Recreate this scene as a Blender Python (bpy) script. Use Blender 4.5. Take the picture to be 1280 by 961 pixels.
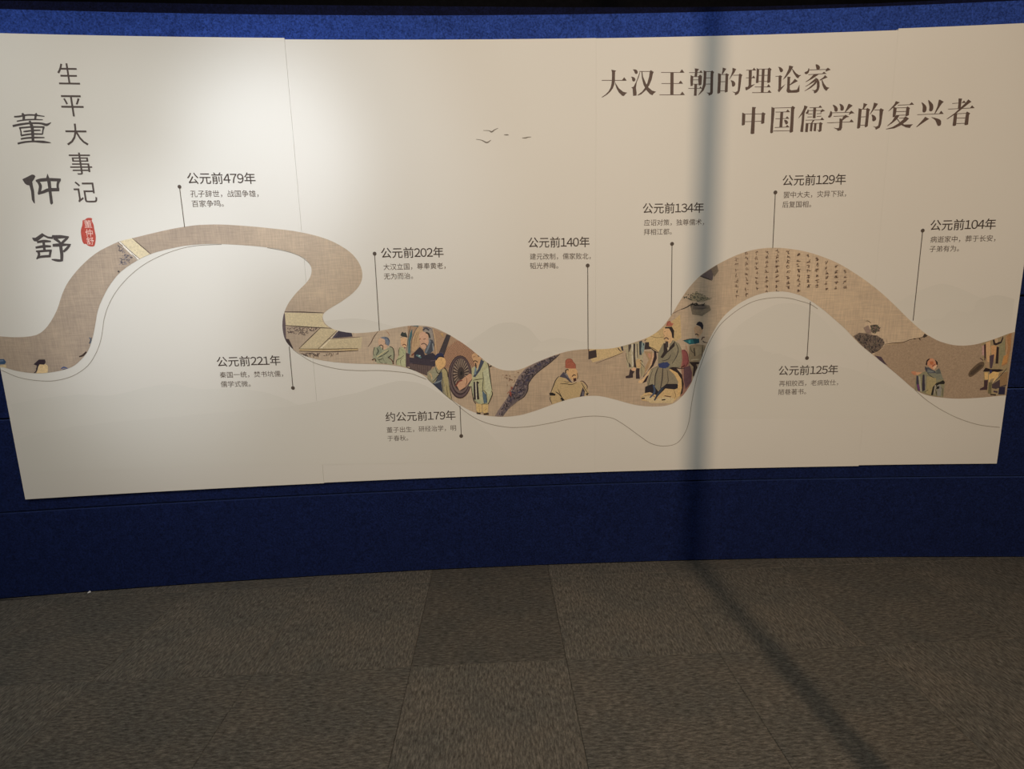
import bpy, bmesh, math, random
from mathutils import Vector, Matrix
from mathutils.geometry import delaunay_2d_cdt, tessellate_polygon

random.seed(7)
scene = bpy.context.scene
C = scene.collection
for o in list(bpy.data.objects):
    bpy.data.objects.remove(o)

# ------------------------------------------------------------------ camera
F_PX, PITCH, ROLL, YAW, EYE = 640.0, 0.16558, -0.0247, 0.03109, 1.27
W, H = 1280, 961
FW = Vector((math.sin(YAW) * math.cos(PITCH), math.cos(YAW) * math.cos(PITCH), -math.sin(PITCH)))
RT = Vector((math.cos(YAW), -math.sin(YAW), 0.0))
UP = RT.cross(FW)
R2 = math.cos(ROLL) * RT + math.sin(ROLL) * UP
U2 = -math.sin(ROLL) * RT + math.cos(ROLL) * UP
cam_d = bpy.data.cameras.new('camera')
cam = bpy.data.objects.new('camera', cam_d)
C.objects.link(cam)
cam_d.sensor_width = 36.0
cam_d.sensor_fit = 'HORIZONTAL'
cam_d.lens = F_PX / W * 36.0
cam_d.clip_start = 0.01
M = Matrix((R2, U2, -FW)).transposed().to_4x4()
M.translation = Vector((0, 0, EYE))
cam.matrix_world = M
scene.camera = cam

# ------------------------------------------------------------------ world, exposure
world = bpy.data.worlds.new('World')
scene.world = world
world.use_nodes = True
world.node_tree.nodes['Background'].inputs[0].default_value = (0.002, 0.0022, 0.003, 1)
world.node_tree.nodes['Background'].inputs[1].default_value = 1.0
scene.view_settings.view_transform = 'Standard'
scene.view_settings.look = 'None'
scene.view_settings.gamma = 1.0
scene.view_settings.exposure = 0.0
scene.view_settings.use_curve_mapping = False


def spot(name, loc, target, energy, color, angle, blend, size):
    d = bpy.data.lights.new(name, 'SPOT')
    d.energy = energy; d.color = color
    d.spot_size = math.radians(angle); d.spot_blend = blend
    d.shadow_soft_size = size
    o = bpy.data.objects.new(name, d); C.objects.link(o)
    o.location = loc
    o.rotation_euler = (Vector(target) - Vector(loc)).to_track_quat('-Z', 'Y').to_euler()
    return o


def area(name, loc, target, energy, color, sx, sy):
    d = bpy.data.lights.new(name, 'AREA')
    d.energy = energy; d.color = color; d.shape = 'RECTANGLE'; d.size = sx; d.size_y = sy
    o = bpy.data.objects.new(name, d); C.objects.link(o)
    o.location = loc
    o.rotation_euler = (Vector(target) - Vector(loc)).to_track_quat('-Z', 'Y').to_euler()
    return o


# track spots washing the left of the board, a warm lamp far behind on the right that the post cuts,
# and the soft general light of the gallery
spot('spot_lamp_high', (-0.75, 0.3, 3.1), (-0.91, 2.26, 1.85), 122, (0.83, 0.89, 1.0), 24, 1.0, 0.16)
spot('spot_lamp_wash', (-0.70, 0.3, 3.1), (-0.85, 2.26, 1.70), 42, (0.70, 0.85, 1.0), 50, 1.0, 0.05)
spot('spot_lamp_low', (-1.30, 0.2, 3.1), (-1.47, 2.24, 1.26), 136, (0.88, 0.92, 1.0), 24, 1.0, 0.16)
spot('spot_lamp_edge', (-1.90, 0.4, 3.1), (-2.15, 2.20, 1.35), 62, (1.0, 0.97, 0.92), 75, 1.0, 0.05)
spot('spot_lamp_warm', (1.18, -2.2, 2.75), (0.90, 2.25, 1.50), 352, (1.0, 0.74, 0.51), 80, 0.9, 0.10)
area('gallery_light', (-0.2, -0.8, 3.4), (0.0, 1.9, 0.9), 67, (1.0, 0.985, 0.93), 2.5, 1.5)

# ------------------------------------------------------------------ surface frame of the curved wall
CX, YE, RW = 0.09273, 2.2912, 1 / 0.03706
CY = YE - RW
OFFP = 0.015                                   # front of the board stands this far off the felt


def hit(px, py, off=OFFP):
    """image point -> (s, z) on the cylinder of radius RW-off"""
    R = RW - off
    d = (px - W / 2) / F_PX * R2 - (py - H / 2) / F_PX * U2 + FW
    a = d.x ** 2 + d.y ** 2
    b = -2 * (d.x * CX + d.y * CY)
    c = CX * CX + CY * CY - R * R
    t = (-b + math.sqrt(b * b - 4 * a * c)) / (2 * a)
    p = Vector((0, 0, EYE)) + t * d
    return (RW * math.atan2(p.x - CX, p.y - CY), p.z)


def surf(s, z, off):
    a = s / RW
    r = RW - off
    return Vector((CX + r * math.sin(a), CY + r * math.cos(a), z))


def floor_hit(px, py):
    d = (px - W / 2) / F_PX * R2 - (py - H / 2) / F_PX * U2 + FW
    t = -EYE / d.z
    return (t * d.x, t * d.y)


# ------------------------------------------------------------------ materials
def srgb(h):
    h = h.lstrip('#')
    out = []
    for i in (0, 2, 4):
        v = int(h[i:i + 2], 16) / 255
        out.append(v / 12.92 if v <= 0.04045 else ((v + 0.055) / 1.055) ** 2.4)
    return tuple(out) + (1,)


def new_mat(name, rough=0.6, spec=0.3):
    m = bpy.data.materials.new(name)
    m.use_nodes = True
    b = m.node_tree.nodes['Principled BSDF']
    b.inputs['Roughness'].default_value = rough
    b.inputs['Specular IOR Level'].default_value = spec
    return m, m.node_tree, b


def coords(nt, scale=(1, 1, 1), rot=(0, 0, 0)):
    tc = nt.nodes.new('ShaderNodeTexCoord')
    mp = nt.nodes.new('ShaderNodeMapping')
    mp.inputs['Scale'].default_value = scale
    mp.inputs['Rotation'].default_value = rot
    nt.links.new(tc.outputs['Object'], mp.inputs['Vector'])
    return mp


def noise(nt, vec, scale, detail=3, rough=0.6):
    n = nt.nodes.new('ShaderNodeTexNoise')
    n.inputs['Scale'].default_value = scale
    n.inputs['Detail'].default_value = detail
    n.inputs['Roughness'].default_value = rough
    nt.links.new(vec.outputs[0], n.inputs['Vector'])
    return n


def ramp(nt, src, stops):
    r = nt.nodes.new('ShaderNodeValToRGB')
    e = r.color_ramp.elements
    while len(e) < len(stops):
        e.new(0.5)
    for k, (p, c) in enumerate(stops):
        e[k].position = p
        e[k].color = c
    nt.links.new(src, r.inputs[0])
    return r


def mixc(nt, fac, a, b, mode='MIX'):
    m = nt.nodes.new('ShaderNodeMix')
    m.data_type = 'RGBA'; m.blend_type = mode
    for sock, v in ((0, fac), (6, a), (7, b)):
        if hasattr(v, 'links') or hasattr(v, 'is_output'):
            nt.links.new(v, m.inputs[sock])
        else:
            m.inputs[sock].default_value = v
    return m.outputs[2]


def bump(nt, b, h, strength, dist):
    n = nt.nodes.new('ShaderNodeBump')
    n.inputs['Strength'].default_value = strength
    n.inputs['Distance'].default_value = dist
    nt.links.new(h, n.inputs['Height'])
    nt.links.new(n.outputs[0], b.inputs['Normal'])


def paper_mat():
    m, nt, b = new_mat('printed_board', 0.55, 0.35)
    v = coords(nt)
    n = noise(nt, v, 0.8, 2)
    r = ramp(nt, n.outputs[0], [(0.3, srgb('dfddd5')), (0.7, srgb('e4e3dc'))])
    nt.links.new(r.outputs[0], b.inputs['Base Color'])
    n2 = noise(nt, v, 220, 2)
    bump(nt, b, n2.outputs[0], 0.08, 0.0006)
    return m


def felt_mat(name, c1, c2, sheen):
    m, nt, b = new_mat(name, 0.95, 0.15)
    v = coords(nt)
    n = noise(nt, v, 26, 6, 0.75)
    n2 = noise(nt, v, 130, 4, 0.75)
    r = ramp(nt, n.outputs[0], [(0.3, c1), (0.72, c2)])
    r2 = ramp(nt, n2.outputs[0], [(0.32, (0.35, 0.35, 0.35, 1)), (0.70, (1.75, 1.75, 1.75, 1))])
    nt.links.new(mixc(nt, 1.0, r.outputs[0], r2.outputs[0], 'MULTIPLY'), b.inputs['Base Color'])
    b.inputs['Sheen Weight'].default_value = sheen
    b.inputs['Sheen Roughness'].default_value = 0.35
    b.inputs['Sheen Tint'].default_value = (0.16, 0.30, 1, 1)
    bump(nt, b, n2.outputs[0], 0.5, 0.002)
    return m


def carpet_mat(name, turned, lo, hi):
    m, nt, b = new_mat(name, 0.95, 0.1)
    sc = (1, 0.25, 1) if turned else (0.25, 1, 1)
    v = coords(nt, sc)
    n = noise(nt, v, 150, 4, 0.8)
    n2 = noise(nt, coords(nt), 4.5, 5, 0.65)
    n3 = noise(nt, v, 520, 2, 0.6)
    r = ramp(nt, n.outputs[0], [(0.28, lo), (0.5, tuple((a + c) * 0.42 for a, c in zip(lo[:3], hi[:3])) + (1,)), (0.74, hi)])
    r2 = ramp(nt, n2.outputs[0], [(0.3, (0.84, 0.87, 0.88, 1)), (0.7, (1.16, 1.09, 1.02, 1))])
    nt.links.new(mixc(nt, 1.0, r.outputs[0], r2.outputs[0], 'MULTIPLY'), b.inputs['Base Color'])
    add = nt.nodes.new('ShaderNodeMath'); add.operation = 'ADD'
    nt.links.new(n.outputs[0], add.inputs[0]); nt.links.new(n3.outputs[0], add.inputs[1])
    bump(nt, b, add.outputs[0], 0.9, 0.004)
    return m


def silk_mat():
    m, nt, b = new_mat('aged_silk_print', 0.6, 0.25)
    v = coords(nt)
    n = noise(nt, v, 5.5, 6, 0.65)
    wx = noise(nt, coords(nt, (1.0, 1.0, 0.07)), 260, 2, 0.5)
    wz = noise(nt, coords(nt, (0.07, 0.07, 1.0)), 260, 2, 0.5)
    # the silk itself is greyer at the left end of the scroll and paler tan towards the right
    tc = nt.nodes.new('ShaderNodeTexCoord'); sx = nt.nodes.new('ShaderNodeSeparateXYZ')
    nt.links.new(tc.outputs['Object'], sx.inputs[0])
    mr = nt.nodes.new('ShaderNodeMapRange')
    mr.inputs['From Min'].default_value = -1.6; mr.inputs['From Max'].default_value = 1.8
    nt.links.new(sx.outputs['X'], mr.inputs['Value'])
    rb = ramp(nt, mr.outputs[0], [(0.12, srgb('b5a594')), (0.27, srgb('c6b6a2')), (0.6, srgb('c3b099')), (0.9, srgb('d2c0a8'))])
    rn = ramp(nt, n.outputs[0], [(0.25, (0.84, 0.84, 0.86, 1)), (0.75, (1.12, 1.11, 1.08, 1))])
    rw = ramp(nt, wx.outputs[0], [(0.3, (0.90, 0.90, 0.905, 1)), (0.7, (1.08, 1.075, 1.06, 1))])
    rz = ramp(nt, wz.outputs[0], [(0.3, (0.90, 0.90, 0.905, 1)), (0.7, (1.08, 1.075, 1.06, 1))])
    c = mixc(nt, 1.0, rb.outputs[0], rn.outputs[0], 'MULTIPLY')
    c = mixc(nt, 1.0, c, rw.outputs[0], 'MULTIPLY')
    c = mixc(nt, 1.0, c, rz.outputs[0], 'MULTIPLY')
    nt.links.new(c, b.inputs['Base Color'])
    return m


INK = {}


def ink(hexcol):
    if hexcol not in INK:
        m, nt, b = new_mat('ink_' + hexcol, 0.6, 0.25)
        v = coords(nt)
        n = noise(nt, v, 150, 3, 0.7)
        c = srgb(hexcol)
        lo = tuple(x * 0.82 for x in c[:3]) + (1,)
        hi = tuple(min(1, x * 1.15) for x in c[:3]) + (1,)
        r = ramp(nt, n.outputs[0], [(0.3, lo), (0.7, hi)])
        nt.links.new(r.outputs[0], b.inputs['Base Color'])
        INK[hexcol] = m
    return INK[hexcol]


M_PAPER = paper_mat()
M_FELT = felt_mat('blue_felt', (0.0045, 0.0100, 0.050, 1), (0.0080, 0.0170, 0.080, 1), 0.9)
M_FELT_LIT = felt_mat('blue_felt_lit', (0.016, 0.040, 0.205, 1), (0.029, 0.072, 0.350, 1), 0.9)  # same blue felt, the brighter light along the wall top painted into its colour
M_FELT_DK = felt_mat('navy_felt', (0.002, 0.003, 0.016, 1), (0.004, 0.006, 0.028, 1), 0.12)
M_SILK = silk_mat()
M_BLACK, _nt, _b = new_mat('black_paint', 0.9, 0.1)
_n = noise(_nt, coords(_nt), 30, 3)
_r = ramp(_nt, _n.outputs[0], [(0.3, (0.004, 0.004, 0.005, 1)), (0.7, (0.007, 0.007, 0.009, 1))])
_nt.links.new(_r.outputs[0], _b.inputs['Base Color'])
M_CARP = [carpet_mat('carpet_a', False, (0.030, 0.0285, 0.025, 1), (0.275, 0.258, 0.225, 1)),
          carpet_mat('carpet_b', True, (0.033, 0.031, 0.027, 1), (0.30, 0.28, 0.242, 1)),
          carpet_mat('carpet_c', False, (0.026, 0.0248, 0.022, 1), (0.235, 0.22, 0.192, 1))]


def link_mesh(name, me, mats, parent=None):
    for m in (mats if isinstance(mats, (list, tuple)) else [mats]):
        me.materials.append(m)
    o = bpy.data.objects.new(name, me)
    C.objects.link(o)
    if parent:
        o.parent = parent
    return o


def from_bm(name, bm, mats, parent=None):
    me = bpy.data.meshes.new(name)
    bm.to_mesh(me); bm.free()
    return link_mesh(name, me, mats, parent)


def empty(name, label=None, cat=None, kind=None, group=None):
    o = bpy.data.objects.new(name, None)
    C.objects.link(o)
    if label: o['label'] = label
    if cat: o['category'] = cat
    if kind: o['kind'] = kind
    if group: o['group'] = group
    return o


def curved_slab(s0, s1, z0, z1, front, back, bev=0.0015, step=0.12, ztop=None):
    """slab following the curved wall, chamfered on its front edges"""
    bm = bmesh.new()
    n = max(1, int(math.ceil((s1 - s0) / step)))
    rows = []
    for i in range(n + 1):
        s = s0 + (s1 - s0) * i / n
        f = front - (bev if i in (0, n) else 0)
        prof = [(z0, back), (z0, front - bev), (z0 + bev, f), (z1 - bev, f), (z1, front - bev), (z1, back)]
        rows.append([bm.verts.new(surf(s, z, off)) for z, off in prof])
    for a, b in zip(rows[:-1], rows[1:]):
        for k in range(6):
            bm.faces.new((a[k], a[(k + 1) % 6], b[(k + 1) % 6], b[k]))
    bm.faces.new(rows[0]); bm.faces.new(list(reversed(rows[-1])))
    bmesh.ops.recalc_face_normals(bm, faces=bm.faces)
    return bm


# ------------------------------------------------------------------ the setting: wall of felt boards
wall = empty('wall_back', kind='structure')
S0, S1 = -3.9, 4.1
curved = curved_slab(S0, S1, 0.0, 2.41, -0.030, -0.09)
wb = from_bm('backing', curved, M_BLACK, wall)
JZ = [0.0, 0.400, 0.817, 1.229, 1.645, 2.060, 2.405]
GAP = 0.005
for k in range(6):
    cuts = [S0, S1] if k < 5 else [S0, -3.30, -0.898, 1.62, S1]
    for a, b in zip(cuts[:-1], cuts[1:]):
        top = JZ[k + 1] - (GAP if k < 5 else 0)
        from_bm('felt_board', curved_slab(a + 0.0006, b - 0.0006, JZ[k] + (GAP if k else 0.001), top, 0.0, -0.030, 0.0015), M_FELT_LIT if k == 5 else M_FELT, wall)  # top row takes the felt with light painted in
# dark capping behind the top edge of the boards
cap = []
for x, y in [(-400, -4), (0, 0.5), (300, 5.5), (460, 7), (680, 9), (840, 9), (950, 8.0), (1100, 4.0), (1280, -5), (1500, -12)]:
    cap.append(hit(x, y, -0.032))
bm = bmesh.new()
rows = []
for (s, z) in cap:
    z = max(z, 2.402)
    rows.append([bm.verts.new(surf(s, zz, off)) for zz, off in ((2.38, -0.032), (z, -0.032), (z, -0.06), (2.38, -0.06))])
for a, b in zip(rows[:-1], rows[1:]):
    for k in range(4):
        bm.faces.new((a[k], a[(k + 1) % 4], b[(k + 1) % 4], b[k]))
bm.faces.new(rows[0]); bm.faces.new(list(reversed(rows[-1])))
bmesh.ops.recalc_face_normals(bm, faces=bm.faces)
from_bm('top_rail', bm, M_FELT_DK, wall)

# floor with carpet tiles
floor = empty('floor', kind='structure')
TX, TY, TS = -0.33, 1.63, 0.55
bm = bmesh.new()
vs = [bm.verts.new(p) for p in ((-4.2, -3.2, -0.008), (4.2, -3.2, -0.008), (4.2, 3.2, -0.008), (-4.2, 3.2, -0.008))]
f = bm.faces.new(vs)
r_ = bmesh.ops.extrude_face_region(bm, geom=[f])
bmesh.ops.translate(bm, verts=[v for v in r_['geom'] if isinstance(v, bmesh.types.BMVert)], vec=(0, 0, -0.05))
bmesh.ops.recalc_face_normals(bm, faces=bm.faces)
from_bm('subfloor', bm, M_BLACK, floor)


def tile_mesh(mat, half):
    bm = bmesh.new()
    g = 0.0005
    a = TS / 2 - g
    bv = 0.0011
    lo = [bm.verts.new((x, y, -0.0078)) for x, y in ((-a, -a), (a, -a), (a, a), (-a, a))]
    md = [bm.verts.new((x, y, -bv)) for x, y in ((-a, -a), (a, -a), (a, a), (-a, a))]
    b_ = a - bv
    hi = [bm.verts.new((x, y, 0)) for x, y in ((-b_, -b_), (b_, -b_), (b_, b_), (-b_, b_))]
    for r1, r2 in ((lo, md), (md, hi)):
        for k in range(4):
            bm.faces.new((r1[k], r1[(k + 1) % 4], r2[(k + 1) % 4], r2[k]))
    bm.faces.new(hi)
    bmesh.ops.recalc_face_normals(bm, faces=bm.faces)
    me = bpy.data.meshes.new('carpet_tile')
    bm.to_mesh(me); bm.free()
    me.materials.append(mat)
    return me


TM = [tile_mesh(m, 0) for m in M_CARP]
# rows run away from the camera; kind of each tile near the wall read from the photograph
fixed = {(0, 0): 2, (0, 1): 2, (0, -1): 1, (-1, -1): 0, (-1, 0): 1, (-1, 1): 1, (1, 0): 1, (1, -1): 0}
for i in range(-7, 8):
    for j in range(-6, 3):
        x, y = TX + (i + 0.5) * TS, TY + (j + 0.5) * TS
        if abs(x) > 3.7 or y < -1.2 or y > 2.6:
            continue
        wy = surf(x - CX, 0, 0).y
        if y - TS / 2 > wy + 0.03:
            continue
        k = fixed.get((i, j), (0 if (i + j) % 2 else 1))
        me = TM[k]
        if y + TS / 2 > wy - 0.001:                       # cut against the wall
            bm = bmesh.new(); bm.from_mesh(me)
            cut = wy - 0.004 - y
            for v in bm.verts:
                sx = x + v.co.x
                lim = surf(sx - CX, 0, 0).y - 0.003 - y
                if v.co.y > lim:
                    v.co.y = lim
            me = bpy.data.meshes.new('carpet_tile'); bm.to_mesh(me); bm.free()
            me.materials.append(M_CARP[k])
        o = bpy.data.objects.new('carpet_tile', me)
        C.objects.link(o); o.parent = floor
        o.location = (x, y, 0)

# black ceiling and the dark far side of the gallery
ceil = empty('ceiling', kind='structure')
bm = bmesh.new()
bmesh.ops.create_cube(bm, size=1, matrix=Matrix.Translation((0, 0.4, 3.75)) @ Matrix.Diagonal((8.4, 7.2, 0.1, 1)))
from_bm('panel', bm, M_BLACK, ceil)
bm = bmesh.new()
bmesh.ops.create_cube(bm, size=1, matrix=Matrix.Translation((0, 3.9, 1.85)) @ Matrix.Diagonal((8.4, 0.1, 3.7, 1)))
o = from_bm('wall_rear', bm, M_BLACK); o['kind'] = 'structure'

# post standing out of frame on the right, it throws the upright shadow
bm = bmesh.new()
bmesh.ops.create_cube(bm, size=1, matrix=Matrix.Translation((1.012, 0.72, 1.85)) @ Matrix.Diagonal((0.062, 0.062, 3.70, 1)))
bmesh.ops.bevel(bm, geom=bm.edges[:], offset=0.006, segments=2, affect='EDGES')
o = from_bm('trim_1', bm, M_BLACK); o['kind'] = 'structure'

# ------------------------------------------------------------------ 2D drawing tools on the board
class Crop:
    """coordinates read from a magnified view of the photograph -> photograph pixels"""
    def __init__(s, ox, oy, sc): s.ox, s.oy, s.sc = ox, oy, sc
    def p(s, x, y): return (s.ox + x / s.sc, s.oy + y / s.sc)


def parse(t):
    return [tuple(float(v) for v in w.split(',')) for w in t.split()]


def smooth(pts, closed=False, n=5):
    m = len(pts)
    if m < 3:
        return list(pts)
    out = []
    rng = m if closed else m - 1
    for i in range(rng):
        if closed:
            a, b, c, d = (pts[(i + k) % m] for k in (-1, 0, 1, 2))
        else:
            a, b, c, d = pts[max(i - 1, 0)], pts[i], pts[i + 1], pts[min(i + 2, m - 1)]
        for k in range(n):
            t = k / n
            out.append(tuple(0.5 * (2 * q + (r - p) * t + (2 * p - 5 * q + 4 * r - s) * t * t + (3 * q - p - 3 * r + s) * t ** 3)
                             for p, q, r, s in zip(a, b, c, d)))
    if not closed:
        out.append(tuple(pts[-1]))
    return out


def stroke(pts):
    """(x, y, w) centre line -> outline"""
    L, Rr = [], []
    n = len(pts)
    for i in range(n):
        x, y, w = pts[i]
        x0, y0 = pts[max(i - 1, 0)][:2]
        x1, y1 = pts[min(i + 1, n - 1)][:2]
        dx, dy = x1 - x0, y1 - y0
        l = math.hypot(dx, dy) or 1
        nx, ny = -dy / l * w / 2, dx / l * w / 2
        L.append((x + nx, y + ny)); Rr.append((x - nx, y - ny))
    return L + Rr[::-1]


def area2(p):
    return sum(p[i - 1][0] * p[i][1] - p[i][0] * p[i - 1][1] for i in range(len(p))) / 2


def ccw(p):
    return p if area2(p) > 0 else p[::-1]


class Print:
    """flat print on the board: polygons in (s, z), each on its own hair-thin layer"""
    def __init__(self, base, dz=0.000012):
        self.bm = bmesh.new(); self.off = base; self.dz = dz; self.mats = []
    def mat(self, m):
        if m not in self.mats:
            self.mats.append(m)
        return self.mats.index(m)
    def tris(self, verts, faces, mat, off=None):
        off = self.off if off is None else off
        k = self.mat(mat)
        tmp = bmesh.new()
        vs = [tmp.verts.new((s, z, 0)) for s, z in verts]
        for f in faces:
            try:
                tmp.faces.new([vs[i] for i in f])
            except ValueError:
                pass
        if verts:
            lo, hi = min(v[0] for v in verts), max(v[0] for v in verts)
            g = math.floor(lo / 0.12) + 1
            while g * 0.12 < hi:
                bmesh.ops.bisect_plane(tmp, geom=tmp.verts[:] + tmp.edges[:] + tmp.faces[:], plane_co=(g * 0.12, 0, 0), plane_no=(1, 0, 0))
                g += 1
        mp = {}
        for v in tmp.verts:
            mp[v] = self.bm.verts.new(surf(v.co.x, v.co.y, off))
        for f in tmp.faces:
            if f.calc_area() < 1e-12:
                continue
            vv = [mp[v] for v in f.verts]
            nf = self.bm.faces.new(vv)
            nf.material_index = k
            nf.normal_update()
            if nf.normal.y > 0:
                nf.normal_flip()
        tmp.free()
        self.off += self.dz
    def poly_sz(self, pts, mat, clip=None):
        pts = ccw(pts)
        n = len(pts)
        if clip is None:
            idx = tessellate_polygon([[Vector((s, z, 0)) for s, z in pts]])
            self.tris(pts, idx, mat)
        else:
            co = [Vector(p) for p in pts]
            faces = [list(range(n))]
            lo = min(p[0] for p in pts) - 0.06; hi = max(p[0] for p in pts) + 0.06
            for c in clip:
                faces.append(list(range(len(co), len(co) + len(c))))
                co += [Vector(p) for p in c]
            r = delaunay_2d_cdt(co, [], faces, 1, 1e-6, True)
            keep = [f for f, of in zip(r[2], r[5]) if len(set(of)) == len(faces)]
            self.tris([tuple(v) for v in r[0]], keep, mat)
    def poly(self, px, mat, clip=None):
        self.poly_sz([hit(x, y) for x, y in px], mat, clip)
    def build(self, name, parent):
        return from_bm(name, self.bm, self.mats, parent)


def draw(pr, crop, spec, clip=None):
    """spec: lines 'code colour args'. P polygon, C smooth closed, S stroke x,y,w, L line with width"""
    for line in spec.strip().split('\n'):
        line = line.strip()
        if not line:
            continue
        code, col, rest = line.split(None, 2)
        m = ink(col)
        if code == 'P':
            px = [crop.p(x, y) for x, y in parse(rest)]
        elif code == 'C':
            px = smooth([crop.p(x, y) for x, y in parse(rest)], True, 4)
        elif code == 'S':
            px = stroke(smooth([(*crop.p(x, y), w / crop.sc) for x, y, w in parse(rest)], False, 4))
        elif code == 'L':
            w, rest = rest.split(None, 1)
            q = parse(rest)
            n = len(q) - 1
            px = stroke(smooth([(*crop.p(x, y), float(w) / crop.sc * (0.55 if i in (0, n) else 1)) for i, (x, y) in enumerate(q)], False, 4))
        pr.poly(px, m, clip)


# ------------------------------------------------------------------ the printed board
board = empty('display_board', 'long cream printed timeline board with a winding picture band, mounted on the blue felt wall', 'display board')
left_s, right_s = -2.16, 2.203
seams = [left_s, -0.893, 0.356, 1.583, right_s]
tops = [2.3135, 2.3085, 2.3075, 2.3135]
bots = [0.461, 0.4635, 0.4640, 0.468]
for k in range(4):
    from_bm('board_sheet', curved_slab(seams[k] + (0.0004 if k == 1 else 0.0001), seams[k + 1] - (0.0003 if k == 0 else 0.0001), bots[k], tops[k], OFFP - (0.0003 if k == 1 else 0), 0.0004, 0.0002), M_PAPER, board)
E0 = OFFP + 0.0003

# faint hills printed on the paper
def hill_mat(name, zt, zb, dark):
    m, nt, b = new_mat(name, 0.55, 0.35)
    tc = nt.nodes.new('ShaderNodeTexCoord')
    sx = nt.nodes.new('ShaderNodeSeparateXYZ')
    nt.links.new(tc.outputs['Object'], sx.inputs[0])
    mr = nt.nodes.new('ShaderNodeMapRange')
    mr.inputs['From Min'].default_value = zb; mr.inputs['From Max'].default_value = zt
    nt.links.new(sx.outputs['Z'], mr.inputs['Value'])
    p = srgb('e1e0d8')
    r = ramp(nt, mr.outputs[0], [(0.0, p), (1.0, tuple(v * dark for v in p[:3]) + (1,))])
    nt.links.new(r.outputs[0], b.inputs['Base Color'])
    return m


hills = [
    ([(583, 430), (587, 427), (602, 416.7), (618, 406.6), (633, 403), (649, 404.7), (662, 411.3), (673, 424), (690, 440), (700, 462)], 462, 0.93),
    ([(655, 436), (690, 423), (715, 424.5), (745, 430), (780, 436)], 436, 0.96),
    ([(1085, 400), (1125, 376), (1142, 366.7), (1163, 358), (1179, 354.8), (1198, 359.7), (1220, 369.5), (1242, 378), (1262, 400)], 418, 0.95),
    ([(1120, 428), (1153, 400.5), (1184, 390.6), (1212, 379.4), (1240, 369.5), (1255, 370), (1268, 374)], 428, 0.93),
    ([(14, 505), (60, 497), (100, 493), (140, 494), (183, 484), (217, 480), (250, 486), (300, 486), (350, 496), (420, 530)], 530, 0.955),
    ([(24, 548), (67, 537), (133, 528), (200, 522), (300, 513), (367, 507), (430, 494), (449, 490), (477, 481), (505, 476), (540, 486), (600, 530), (640, 575)], 575, 0.95),
    ([(400, 402), (440, 398), (470, 402), (520, 416)], 416, 0.95),
    ([(895, 440), (905, 430), (922, 408), (946, 392), (962, 384), (976, 379.5), (1000, 381), (1030, 400), (1060, 440)], 440, 0.955),
    ([(870, 470), (900, 437), (940, 431), (980, 444), (1020, 458), (1060, 460), (1110, 480), (1200, 520)], 520, 0.96),
]
for k, (top, yb, dk) in enumerate(hills):
    q = [hit(x, y) for x, y in smooth(top, False, 5)]
    zt = max(z for s, z in q)
    zb = hit((top[0][0] + top[-1][0]) / 2, yb)[1]
    pr = Print(E0 + k * 0.00003)
    sa = q[0][0]; sb = q[-1][0]
    pr.poly_sz(q + [(sb, min(zb, q[-1][1] - 0.01)), (sa, min(zb, q[0][1] - 0.01))], hill_mat('hill_wash', zt, zb, dk))
    o = pr.build('printed_hill', board)
    o['label'] = 'faint grey hill silhouette'

# ------------------------------------------------------------------ the winding band
UPPER = [(-3, 420.1), (0, 420.3), (22.9, 421.4), (45.8, 418.5), (59.5, 407.7), (71, 388.2), (77.9, 367.6), (85.9, 351.6), (100.8, 333.3), (119, 317.2),
         (137.4, 307), (151.1, 301.2), (167.2, 297.3), (194.6, 290.6), (217.5, 285.6), (233.7, 283.0), (249.8, 281.1), (277.2, 280.6), (311.6, 282.7),
         (339, 285.4), (366.5, 288.6), (394, 294.3), (416.8, 302.3), (437.4, 314.9), (448.9, 328.7), (453, 342.4), (450.7, 353.8), (442, 365.3),
         (426, 377.2), (412.3, 385.4), (404.9, 391.6), (403.6, 397.3), (407.7, 405.3), (419.1, 412.2), (439.7, 416.1), (458.7, 415.6), (474, 413.6),
         (492.4, 410), (511.1, 407.1), (526.1, 406.8), (541.1, 409), (556.1, 415.4), (571.1, 424), (586, 434.3), (597.3, 443.5), (611, 454.5),
         (625, 461.4), (638.3, 463.2), (650, 461.6), (666.6, 454.6), (683.3, 447.5), (699.9, 441.6), (716.6, 437.8), (733.2, 436.3), (749.9, 436.3),
         (766.5, 435), (783.2, 431), (796, 426.7), (809.4, 421.8), (819.3, 416), (829.2, 407.1), (839.1, 394), (849, 377.5), (858.9, 362.4),
         (868.8, 350.8), (877.5, 342.8), (891.3, 333.6), (906.9, 325.2), (922.5, 318.1), (938.1, 313.1), (953.8, 310.3), (969.4, 309.6), (985, 310.7),
         (1000.6, 313.1), (1016.3, 316.9), (1031.9, 322.3), (1047.5, 329), (1064.2, 338.7), (1081.9, 350.6), (1099.6, 364.3), (1117.3, 380.5),
         (1136, 399), (1153.3, 414.1), (1170, 424.7), (1186.6, 430.2), (1200, 431.9), (1213.2, 431.2), (1226.6, 428.6), (1244.9, 422.8), (1266, 414.7)]
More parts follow.
